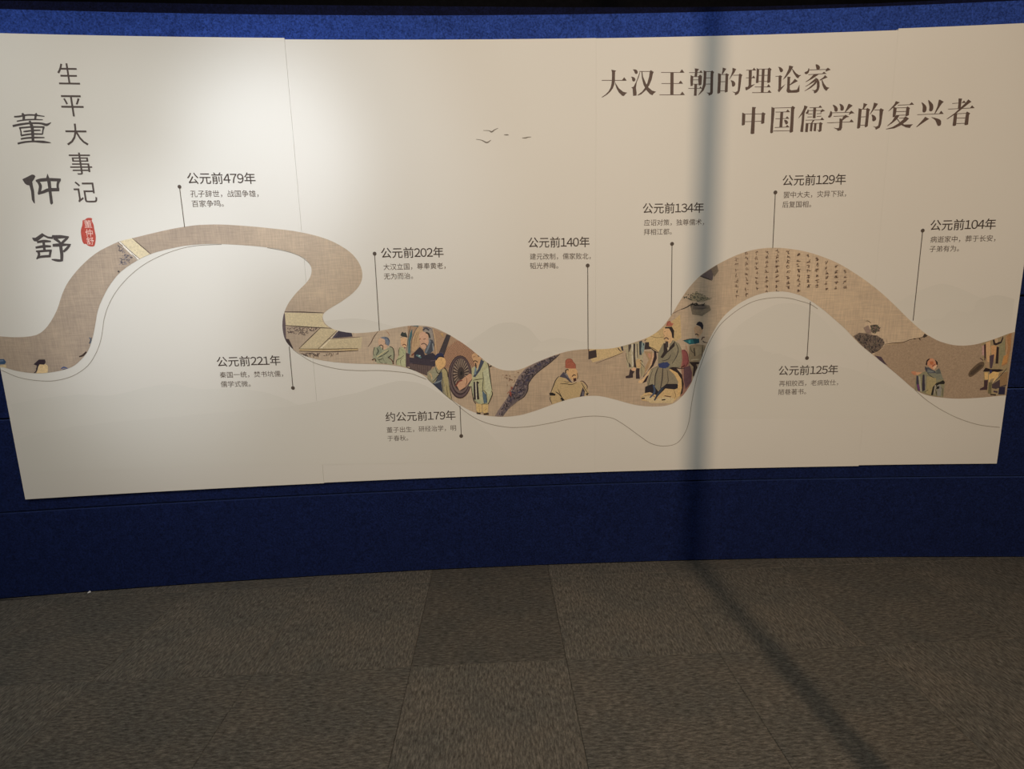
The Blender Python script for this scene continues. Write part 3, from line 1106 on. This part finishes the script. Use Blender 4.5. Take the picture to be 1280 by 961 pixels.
picture('painted_figure', CA, '''
P e2bb93 650,295 770,275 780,440 745,500 700,480 660,420
P b9bd96 620,500 700,470 760,560 755,880 570,830 570,740 620,640
P c3c6a0 640,680 745,600 752,870 600,840
C 3f4543 650,240 690,170 720,195 750,180 780,240 785,280 700,262
L 33302e 9 650,290 700,262 790,285
S 5c2f2a 690,440,14 730,420,16 770,450,12
S 7a5a58 720,490,26 760,490,20
L 3c3c34 12 640,480 615,560 620,650
L 33332c 12 720,640 650,700 575,740 565,830
L 3c3c34 9 700,690 650,745 660,840
L 3c3c34 8 660,850 690,855
S 9fa98a 680,520,12 720,600,14 740,620,10''')

CB = Crop(500, 400, 13.73)
CC = Crop(530, 430, 13.73)
picture('painted_carriage', CB, '''
P b3977d 130,95 560,140 860,260 1000,360 1330,640 1330,900 1000,900 820,960 560,900 160,800
P 7b8a88 130,600 130,400 165,230 195,95 330,95 260,150 200,330 190,600
P 47707a 150,560 155,330 190,190 235,95 320,95 255,150 215,250 180,370 165,570
L 4a4440 9 100,600 130,400 150,230 190,95
L 3c4e52 8 185,560 200,350 262,180 320,100
P c9ab86 200,520 215,330 262,190 330,110 420,130 360,280 340,420 260,540
L 8a6f5a 7 240,450 260,300 300,200
L 8a6f5a 7 275,400 290,300 330,200
P a09a94 390,110 560,140 600,350 570,560 480,420 500,220 400,200
S 55525a 390,180,22 440,140,26 500,175,28
S 6a6870 400,125,16 470,125,16 530,150,14
L ccae88 20 565,150 600,320 625,590
L 7a6250 7 545,150 580,320 605,590
C dab298 335,250 370,205 440,210 480,260 485,330 500,420 440,490 380,480 345,420 340,330
S 3d3936 440,215,20 490,235,30 515,310,24
S 45403e 365,420,14 400,400,14 450,420,14 455,460,12
S 9a5f48 330,330,14 360,320,14
S 6a4a40 400,330,10 440,320,14
P 4f5560 440,490 480,420 510,330 560,340 590,420 570,520 500,600 420,560
S 7f8a96 520,350,26 480,480,34 440,560,26
S 98a0a4 560,400,16 575,520,22
P 3d3a46 240,560 340,460 400,520 430,600 560,560 610,600 600,760 440,760 240,740
S 5f8288 280,600,24 330,620,40 360,650,20
S d8dcd8 320,620,18 350,605,14
S 7a4438 200,610,24 240,570,20
P 5a4a50 100,560 165,580 165,800 100,800
P 463f4a 165,640 620,690 600,800 165,740
S d8dcd8 290,690,18 320,710,26
L 80707a 9 170,740 380,740 560,770
L 80707a 8 360,680 500,700 610,690
P 6b5c5a 165,745 560,790 480,960 165,830
L 3f3436 12 165,745 360,765 560,800
L 2e2a2e 10 105,800 165,830 300,880''' + ''.join('\nL 3f3634 7 %d,%d %d,%d' % (190 + k * 36, 752 + k * 4, 185 + k * 36, 852 + k * 14) for k in range(9)), lift=0.0)
LAT = '400,60 560,-60 900,-60 1040,230 870,430 780,330 640,200 500,240 430,400 345,420 330,200'
picture('painted_lattice', CC, 'P bb957a ' + LAT + '\n' + '\n'.join(
    ['L 6b5146 6 %d,-60 %d,440' % (x, x - 300) for x in range(400, 1400, 30)] + ['L 6b5146 6 %d,-60 %d,440' % (x, x + 300) for x in range(0, 1040, 30)]),
    lift=0.0036, region=LAT)
picture('painted_beam', CB, '''
P 4a4448 800,240 870,262 760,600 670,560
P 57505a 680,540 750,560 740,610 690,600
P c8a878 690,230 740,220 750,300
L 3a3434 8 800,245 740,400 670,560''', lift=0.0075)
spokes = ''
cx_, cy_, rx_, ry_ = 635, 500, 135, 250
for k in range(24):
    a = k / 24 * math.tau
    spokes += 'P a39282 ' + ' '.join('%.0f,%.0f' % (cx_ + rx_ * q * math.cos(a + d), cy_ + ry_ * q * math.sin(a + d)) for q, d in ((0.42, -0.05), (0.98, -0.075), (0.98, 0.055), (0.42, 0.03))) + '\n'
def ell(cx, cy, rx, ry, n=28):
    return ' '.join('%.0f,%.0f' % (cx + rx * math.cos(t / n * math.tau), cy + ry * math.sin(t / n * math.tau)) for t in range(n))
picture('painted_wheel', CC, 'P 4a3c40 ' + ell(620, 560, 205, 368) + '\nP 6f5f62 ' + ell(622, 560, 190, 350) + '\nP 463a3e ' + ell(625, 545, 172, 325)
        + '\nP 7d6d6a ' + ell(628, 540, 158, 302) + '\nP 4b4040 ' + ell(632, 525, 142, 275) + '\n' + spokes.replace('nan', '0')
        + 'P 4a4240 ' + ell(640, 500, 48, 75) + '\nP 2e2a2c ' + ell(642, 498, 22, 34), lift=0.0078)
picture('painted_figure', CC, '''
P a39d83 60,480 200,380 330,430 400,470 440,700 480,960 420,960 60,640
P b7ac82 310,440 360,420 400,480 420,700 470,940 400,900 330,700
P a6a58c 140,470 210,400 240,500 160,640 110,600
P 4d5462 250,520 310,470 320,560 290,700 330,860 230,760 150,680 200,640
P 3c4356 170,690 300,660 330,860 240,770
S 8a97a0 180,670,18 260,640,20 300,620,14
S c9b08a 90,500,24 120,520,24 140,600,18
L 33302e 12 200,400 220,470 260,500 310,430
L 33302e 12 150,650 230,560 300,460
C e9c088 195,310 240,230 300,215 360,250 375,320 350,380 290,430 250,440 215,380
C e9c088 195,300 215,285 230,320 215,345
C 343a5c 190,240 210,180 270,150 330,170 340,230 280,215 235,240 215,280
S 2c2a30 210,270,14 260,215,18 340,220,14
L b08858 6 300,260 290,320
L b08858 6 330,290 310,350
S 33302e 350,400,16 400,470,14 410,560,10
L 4f4a3c 9 330,560 320,700 340,820
L 4f4a3c 9 390,700 400,820 410,900
L 3c3834 10 430,700 460,850 480,950''', lift=0.0092)
CD = Crop(580, 430, 10.68)
picture('painted_figure', CD, '''
P d4aa8c -100,540 -40,480 20,430 80,390 140,420 60,520 20,570 -60,620
S 8a4a42 -110,560,16 -70,500,16 -20,480,14
L 6b4a3c 8 30,440 40,500 20,560
C d6b088 105,150 150,120 200,145 230,200 215,270 175,340 140,260
P c3c49e 100,330 140,290 175,330 240,200 290,230 330,290 350,440 375,600 380,660 350,760 310,800 210,800 130,740 100,560 60,560 110,470
P b4bb9c 100,520 130,480 250,460 245,600 250,700 210,805 150,750 110,640
P cbd0b0 250,370 330,290 345,440 365,600 330,700 300,640 260,600
P 4a5264 225,200 270,230 215,350 150,440 120,430 190,330
P 7e93a2 150,300 170,330 160,400 130,400
P 5f7688 245,610 300,680 310,780 265,790 250,700
P 3a3438 128,500 150,500 160,740 130,740
P 3a3438 165,500 185,500 205,735 175,735
P e1dcc8 150,505 163,505 172,735 160,735
S 4a3a32 125,235,12 150,220,12 185,240,12
S 3d3230 155,250,14 160,290,18 165,320,8
S 9a6a52 120,170,10 150,165,8
L 33302c 10 120,480 180,470 255,460
L 33302c 9 250,370 258,460 250,560 245,640
L 2f2c2a 12 270,215 310,240 330,300 350,450 375,610
L 2f2c2a 11 365,620 380,660 350,740 320,800
L 33302c 8 250,610 290,640 300,680 310,790
L 33302c 8 210,805 270,795 320,800
L 33302c 8 100,560 110,650 130,740 160,790 210,805
S 2f2c2a 340,300,12 370,285,14
S 2f2c2a 185,150,14 205,165,12
S 2f2c2a 170,500,20 200,520,18
P e0c58c 160,790 235,800 245,900 190,915 165,880
P e0c58c 245,800 325,800 320,900 270,930 250,900
L 9a7a48 7 200,810 210,900
L 9a7a48 7 280,880 310,850
S 3a302c 170,915,16 220,922,16
S 3a302c 265,930,18 330,925,20''', lift=0.0105)
CO = Crop(600, 420, 9.15)
picture('painted_slope', CO, '''
P 8f8280 915,205 800,240 640,300 520,370 440,460 380,580 300,720 200,860 170,915 260,920 330,830 420,750 500,690 540,620 555,540 620,450 700,375 790,310
P 6d6468 905,208 700,290 560,380 470,480 420,580 340,720 230,900 265,915 350,800 470,710 540,630 550,540 610,455 700,370 800,300
L 443c3e 12 915,205 800,305 700,380 620,450 555,540 545,620 500,695 440,735
L 5a4a44 5 330,830 400,770 500,700
''' + specks(CO, '540,380 700,290 880,220 780,310 690,380 600,450 545,540 540,620 470,700 380,720 300,840 240,910 210,880 330,700 420,520', 240, 12, ['4a4248', '3c363c', '5a525c', '8a7f82', '4a4860'], 11)
        + '\n' + specks(CO, '260,440 480,400 400,560 300,560', 22, 6, ['8a6a54', '7a5a4a'], 12)
        + '\n' + specks(CO, '300,640 380,560 360,680', 12, 9, ['a05850', '8a5048'], 13))
CE = Crop(680, 435, 13.73)
picture('painted_figure', CE, '''
P c9b389 105,780 170,610 240,510 300,470 420,560 480,600 640,570 720,640 775,760 740,815 600,840 350,900 130,960 110,880
P cdb78d 130,830 200,830 280,880 340,905 140,960
P 54505e 265,490 330,410 370,430 460,560 490,600 440,580 380,520
P 7c7c84 340,430 380,440 420,480 410,510
C dfb98a 380,370 430,345 540,350 575,430 560,520 520,560 480,540 430,500 400,440
P b06a56 365,340 365,220 400,185 470,185 500,230 545,280 545,350 440,350
L 8a4a3c 8 370,340 370,225 410,185 470,190 500,230
L 8a4a3c 8 410,240 480,235 530,270 545,340
L 8a4a3c 7 335,320 370,315
S 2f2a2a 370,430,20 375,380,18 410,365,16 415,385,8
S 3f2f2c 480,490,12 510,460,16 545,470,12
P 4a2f30 500,520 550,510 555,560 510,580
S 54382e 570,430,10 580,500,12 570,530,8
L 8a6a48 7 480,390 510,395
L 33302e 14 255,480 200,550 160,650 110,780
L 33302e 12 110,830 105,880 140,960
L 3c3630 11 275,610 370,610 470,625 560,590
L 3c3630 9 345,570 400,585 440,580
P 2c2828 90,770 140,760 200,790 190,815 100,815
S 2c2828 200,750,12 260,790,14 300,840,14
L 2c2828 10 240,700 270,770 310,850
P 2c2828 280,860 310,840 360,900 320,920
L 2c2828 9 270,870 320,920
L 4a3434 14 620,570 670,570 740,650 735,700
L 2c2828 11 640,590 690,680 760,790
P 4a4650 665,670 700,740 690,820 610,835
P 7c7884 660,740 680,750 680,815 655,820
P 2c2828 710,780 770,770 740,815''')
CF = Crop(770, 415, 13.73)
picture('painted_step', CF, '''
P d8c194 -480,145 -330,140 50,100 120,350 0,400 -400,520 -470,400
P d8c190 500,120 700,0 830,-40 830,200 730,340 560,260
P d0b88a 700,0 900,-140 1100,-300 1120,100 900,240
L 5c4a3c 10 120,350 0,400 -350,540
P 43393a -475,330 -340,300 -330,430 -475,470
S 6a4f42 -470,140,18 -470,330,18
L 6a5a48 7 560,60 700,95 830,80''')
picture('painted_figure', CF, '''
P bdb498 120,240 210,210 400,160 490,180 480,330 460,500 500,640 440,780 400,620 200,620 180,520 180,360
P 57504e 210,215 262,208 265,600 220,600
P dcd6c2 262,208 300,200 305,560 275,600
P 3f3638 296,195 330,200 325,420 350,610 305,600 300,400
P cfc8b0 330,200 350,200 365,440 345,480
P 6c6458 350,200 368,200 375,440 360,440
P 39434e 395,160 450,145 430,300 440,395 400,390
P 8fa3a4 440,170 495,200 480,320 450,380 430,300
S 2c3844 470,190,14 475,230,16
P 3f3638 500,175 565,170 570,240 600,290 485,300
S 2c2828 490,150,10 520,120,10
S 43393a 35,270,16 60,310,16 90,330,8
P 3f434c 80,250 115,240 130,320 100,320
C d5b98c 350,480 400,460 430,500 420,610 360,610 340,540
L 3c342c 10 405,500 430,480 460,520
L 3c342c 10 405,520 450,560 490,610
P 41363a 240,640 300,620 330,650 290,720 290,780 230,790 165,790 165,755 220,740
P 41363a 340,620 405,620 400,700 410,800 340,800
C e2bb98 260,640 300,605 345,620 330,660 290,665
P b3a98a 430,560 500,620 510,680 460,760 410,700
L 5c5040 8 430,600 440,700 420,780
L 3c342c 9 170,360 180,440 210,540
C e8c89c 385,840 470,790 545,700 560,700 520,790 460,860 400,875
S e2c398 600,540,30 580,640,34 540,720,30
S ddb898 640,360,24 630,460,34 600,540,34
P 3c3034 650,330 690,340 700,450 640,580 560,660 470,770 460,760 540,680 610,560 650,420
P 3c3034 530,750 560,740 520,850 450,880
P b79b78 480,330 620,330 620,430 560,600 480,740 500,600 560,480
L 4a3c34 10 570,250 660,290 730,350
C c99c84 540,380 580,360 600,420 580,450''')
CG = Crop(795, 395, 8.74)
picture('painted_figure', CG, '''
P a8806f 495,370 540,370 570,450 575,560 612,600 612,820 480,880 500,640 480,520
P 9c5c5c 495,370 535,365 565,430 570,520 530,560 500,560 510,450
P 6d5058 520,560 590,540 610,620 600,720 540,800 520,700
L 7a3c40 8 500,370 550,390 570,470 550,540 500,560
P d9bd8c 50,880 100,830 200,820 330,780 450,790 470,880 400,940 250,950 60,920
P dcc9a0 40,870 130,860 240,900 330,880 420,900 400,950 160,950
P 8f8a76 120,720 160,580 240,540 240,400 300,290 330,330 400,260 470,300 495,360 500,480 480,560 380,570 460,700 450,760 300,790 200,830 120,780
P 9b957e 400,260 470,300 495,380 490,540 400,560 370,520 440,440 400,360
P a39b84 150,600 240,550 220,640 200,780 120,770
P 968d78 240,560 350,580 440,640 450,740 320,760 260,800 230,700
P 3b3434 300,300 330,290 350,360 400,300 425,270 420,330 340,400 290,460 265,450 300,390
P ccc0a8 330,300 370,290 360,360 345,380
P 45505e 250,520 300,500 360,540 350,560 300,570 250,560
P 3b4878 240,520 340,500 370,530 320,570 250,560
P 2f2c34 100,770 180,740 240,820 330,740 450,740 470,780 420,800 320,790 240,870 150,830 95,840
S 4a5a76 190,750,18 200,830,22 150,890,14
S 3c4658 290,780,22 240,850,22 200,920,14
S 4a4442 240,560,9 210,650,12 205,760,9
S 4a4442 290,570,9 285,680,12 265,790,9
L 4a4442 7 340,590 350,700 340,740
L 4a4442 7 180,590 150,680 130,770
L 4a4442 9 430,290 460,360 440,440 390,520
L 4a4442 9 380,420 350,470 280,490
P e2c088 355,580 400,580 480,620 505,700 500,800 480,870 455,880 450,820 460,720 420,640
P 33292c 365,560 440,570 500,640 520,740 505,840 480,865 500,780 495,690 450,620 380,580
L 33292c 10 360,580 400,560 470,570 530,570
C e0bd92 300,140 330,125 375,130 400,180 400,250 370,300 330,270 305,230 295,180
P 2f2a2c 315,120 390,115 415,160 412,230 395,240 385,180 360,135 315,135
P b5705c 325,110 340,60 370,50 385,75 410,80 390,110
L 8a4a44 6 340,100 350,65 375,60
S 5a4a44 305,250,10 330,235,12 355,255,10
P 4c4444 320,275 350,275 350,340 330,350
L 6a4a3a 6 305,170 325,165
L 6a4a3a 5 300,200 310,215
S 2f2a2a 400,200,10 410,240,10
S 33292c 60,900,16 95,895,14
S 33292c 280,915,14 320,910,12
S 6a4a3c 310,870,10 380,880,10
L 8a6a48 6 60,880 160,860 230,900
L 8a6a48 6 410,800 430,860 420,900
S 5a3a30 490,560,10 520,545,12 530,530,8
L 3a3230 10 240,400 200,380 150,340''', lift=0.0025)
CH = Crop(845, 395, 12.0)
picture('painted_figure', CH, '''
P a59377 200,440 300,420 400,430 440,440 430,520 390,560 380,640 330,700 300,800 260,920 200,860 200,700 190,560
P 9a8d74 210,460 260,440 280,580 230,680 195,660
P b3a284 290,460 370,450 370,560 300,600
C c9a988 265,190 300,150 350,160 400,200 390,250 360,290 330,330 285,260
P 2f2c36 300,130 320,95 350,80 390,95 410,140 405,190 385,205 370,165 340,145
S 3f3634 285,280,14 310,268,16 335,290,14
P 2f6f78 105,368 200,340 300,335 350,390 320,410 200,425
P 244f5c 250,345 345,340 350,400 280,420
P 4a9aa0 180,370 215,355 220,400 195,410
L 2a3436 10 100,368 200,345 300,338
S 6a5048 380,360,14 400,320,20 430,320,16
S 4a3c3a 400,370,12 420,390,14 470,400,8
L 3a342e 12 400,440 395,540 385,640
L 3a342e 10 430,460 425,520
L 3a342e 9 210,460 230,520 270,560
L 3a342e 8 190,560 195,640
S 3a342e 270,480,14 280,600,16
S cdbfa0 225,660,12 290,650,16 350,650,12
P 3a302e 195,685 350,690 340,720 300,720 320,770 290,830 270,900 250,900 260,760 220,720
L 6c5c54 9 300,730 290,800
S 94605a 110,700,14 180,650,16 190,720,14
L 5a3a3a 9 190,700 200,800 210,940
L 5a4a44 8 240,780 240,900
P 8a6c6c 90,800 180,760 200,940 100,960
S c49a80 150,440,12 160,500,16 190,560,10''', lift=0.0005)
CQ = Crop(840, 320, 10.67)
picture('painted_shrub', CQ, '''
P 6d6262 375,265 600,115 560,180 540,320 460,300
P 857868 520,170 600,120 620,200 560,280
L 38312e 13 375,268 450,295 530,325
P a0957c 250,520 330,480 420,520 520,580 400,610 260,600
P 867b6a 240,660 420,640 500,660 520,720 400,800 270,780
P 6d645c 270,655 420,650 470,680 400,720 280,710
L 3a3632 14 110,715 190,685 260,645 330,655 410,645
L 4a443e 7 0,770 60,740 120,710
L 4a443e 7 420,600 480,570 530,560
L 4a443e 7 300,690 400,700 490,690''' + '\n' + specks(CQ, '240,520 300,460 420,510 520,580 420,610 260,600 160,560 180,500', 60, 9, ['4a5048', '38403a', '5a5a4a', '6a6a5a'], 21)
        + '\n' + specks(CQ, '250,630 420,630 430,665 250,665', 26, 10, ['2f2c2a', '3a3632'], 22))
# columns of tiny brush script, too small to read: dabs only
scr = []
rnd = random.Random(5)
CW = Crop(860, 290, 6.4)
cols = [(388, 205, 500), (468, 160, 490), (548, 150, 470), (628, 145, 490), (712, 140, 470), (798, 145, 470), (880, 165, 455), (960, 180, 450), (1030, 205, 440), (1105, 225, 455), (1182, 260, 455), (1250, 300, 460)]
for cxx, y0, y1 in cols:
    y = y0
    while y < y1:
        h = rnd.uniform(38, 44)
        for q in range(rnd.randint(4, 6)):
            x0, yy = cxx + rnd.uniform(-10, 10), y + 14 + rnd.uniform(-11, 11)
            a = rnd.choice((0.05, -0.15, 1.5, 1.1, 2.1))
            l = rnd.uniform(5, 12)
            scr.append('S %s %.0f,%.0f,2 %.0f,%.0f,3.2 %.0f,%.0f,2' % (rnd.choice(['5a4238', '6b5044', '4a3830']), x0 - l * math.cos(a), yy - l * math.sin(a), x0, yy, x0 + l * math.cos(a), yy + l * math.sin(a)))
        y += h
o = picture('painted_script', CW, '\n'.join(scr))
CK = Crop(1055, 390, 11.64)
picture('painted_shrub', CK, '''
P 7d7066 130,350 220,300 330,310 400,330 480,340 570,400 585,470 500,560 400,605 250,480
P 9c8a80 280,230 350,190 380,260 400,320 320,310
P 85786c 390,190 470,180 520,230 510,280 440,300 390,290
P b09c86 585,480 850,440 1120,380 1290,330 2600,100 2600,1400 1100,1400 430,610 560,530
L 53402f 10 590,468 700,452 850,440 950,405 1030,388 1130,370 1190,330
L 4a3c34 8 390,190 460,185
L 4a3c34 9 310,130 350,130 390,160
P 4a423e 1140,360 1170,312 1220,345 1160,375
S 4a3c34 1090,380,12 1110,410,14
S 4a3c34 1010,390,16 1040,388,16
P 5a4c58 440,630 540,650 600,740 640,780 560,740
L 54443c 10 400,600 480,570 570,500
L c9b08c 6 600,485 700,465 850,450
L 5c4a3e 7 620,400 625,450''' + '\n' + specks(CK, '140,360 230,310 330,320 480,350 570,400 580,460 480,560 400,600 250,470', 170, 9, ['3f3a3e', '4a444a', '5f5a58', '34323a', '6a665c'], 31)
        + '\n' + specks(CK, '380,200 470,180 520,230 500,290 430,310 390,280', 40, 9, ['3f3a3e', '5a6a52', '6a4a5a', '4a444a'], 32), lift=0.0)
CI = Crop(1135, 440, 16.02)
picture('painted_figure', CI, '''
C cf9576 60,400 120,380 180,410 150,460 100,450
C e0ae88 150,410 220,400 300,420 290,460 200,470
P 97957a 300,400 400,360 640,420 720,560 730,640 700,900 470,870 350,840 130,740 150,560 170,470
P 8d9080 380,400 640,350 660,420 700,540 560,560 400,470
P b2a67e 380,480 560,520 560,640 500,700 450,860 350,820
P 555a64 330,320 400,300 480,350 540,380 560,420 400,420 350,380
P 7f8688 390,340 480,370 530,400 440,410 380,400
P 6a6f6c 560,360 620,320 650,400 660,430 560,440
P 484656 165,470 200,475 215,640 245,780 190,770 160,620
P 7a4a80 170,650 210,640 235,750 210,780
P b7b4a4 205,480 240,490 250,620 270,790 240,780
P 433f4c 290,450 325,450 330,600 340,760 280,790 275,650
P 9a958a 330,440 360,460 350,600 350,780 335,760
P 2f2d2a 560,620 640,590 700,560 735,600 720,640 620,640 550,700 520,760 500,860 455,860 490,700
P a9a494 530,660 560,650 550,760 520,850 500,850
P 9a9a94 580,660 650,650 670,720 650,880 580,880
P 2f2d2a 570,690 620,680 620,730 560,740
L 2f2d2a 12 540,740 560,800 570,870
L 44413a 10 660,700 690,760 690,880
L 3a3832 12 380,410 440,470 520,520
L 3a3832 9 320,800 380,770 400,750
C d69c7c 375,190 420,135 490,125 540,180 560,230 570,270 500,350 440,310 380,250
P 3a2c2c 350,240 370,160 420,125 430,140 385,190 380,250 360,270
P 3a2c2c 540,150 590,200 590,280 570,300 560,240
C c67a54 430,190 500,190 500,240 450,250
S 9a4438 480,290,14 510,260,16 545,245,12
C e9c8a8 500,300 570,255 575,280 510,350
S 484650 340,290,22 370,350,24''', lift=0.0006)
CJ = Crop(1205, 405, 10.12)
picture('painted_figure', CJ, '''
P ab9a7a 215,240 280,220 430,180 520,130 600,100 560,600 500,900 330,900 240,800 250,560 230,420
C 6b5c4c 55,620 110,550 200,480 250,485 245,540 180,600 110,655 65,665
P 55493f 70,640 90,600 200,510 235,520 190,570 110,640
P dcb78c 275,235 330,215 335,330 315,480 290,480 275,330
P 4a3236 250,260 275,250 272,460 255,460
P c9a4a0 225,270 250,270 250,400 225,390
P d9ac7e 340,270 410,270 400,400 370,480 345,400
P 3b3030 410,285 440,290 430,500 395,500
P 5a4c58 320,400 380,380 370,470 350,560 325,560
P b59c80 265,430 310,500 310,560 270,560
P 2f2729 235,600 270,550 330,570 450,570 500,580 450,600 400,610 340,600 290,600
P 3a3a60 320,580 350,580 345,640 325,640
P 9b9778 440,270 520,180 545,300 540,450 450,540
P b48a62 520,160 600,105 590,300 545,500 470,540 520,420
P cf9a60 500,400 550,380 540,480 470,520
P 3a3032 360,200 390,190 390,240 460,220 490,150 495,180 470,240 400,270 370,260
C c9b090 385,190 420,180 425,230 395,235
P ecc889 370,600 440,610 430,660 360,740 380,680 330,700 310,740 310,640
P ecc889 255,610 300,610 300,700 260,700
P 4f3c42 250,710 300,705 290,830 195,835 200,815 250,790
P 54484e 350,760 450,700 540,680 530,780 400,820 350,810
P a08464 450,620 550,600 540,760 450,790
L d8c8a8 12 520,590 450,660 360,740
L 2f2729 9 540,560 470,640 370,740
P 7a7458 310,740 350,730 340,880 300,880
P 34324a 440,800 520,790 510,890 430,890
S 43354a 370,850,20 420,860,18
S 2f2729 330,890,14 400,895,16
S 4f3c3c 200,430,9 240,460,9
L d0b898 8 530,150 540,300 520,400''', lift=0.0006)


bpy.data.objects.remove(_fo)
bpy.data.curves.remove(_fc)

# small scrap on the carpet by the wall
fx, fy = floor_hit(111.5, 741)
bm = bmesh.new()
pts = [(-0.006, -0.004, 0.001), (0.005, -0.005, 0.004), (0.007, 0.003, 0.002), (0.0, 0.006, 0.008), (-0.006, 0.003, 0.003)]
c0 = bm.verts.new((0, 0, 0.007))
vs = [bm.verts.new(p) for p in pts]
for k in range(5):
    bm.faces.new((vs[k], vs[(k + 1) % 5], c0))
bm.faces.new(list(reversed(vs)))
m, nt, b = new_mat('scrap_paper', 0.7, 0.3)
_r = ramp(nt, noise(nt, coords(nt), 80, 2).outputs[0], [(0.3, (0.7, 0.7, 0.7, 1)), (0.7, (0.9, 0.9, 0.9, 1))])
nt.links.new(_r.outputs[0], b.inputs['Base Color'])
o = from_bm('paper_scrap', bm, m)
o.location = (fx, fy, 0.0)
o['label'] = 'tiny white paper scrap on the carpet at the foot of the blue wall'
o['category'] = 'litter'
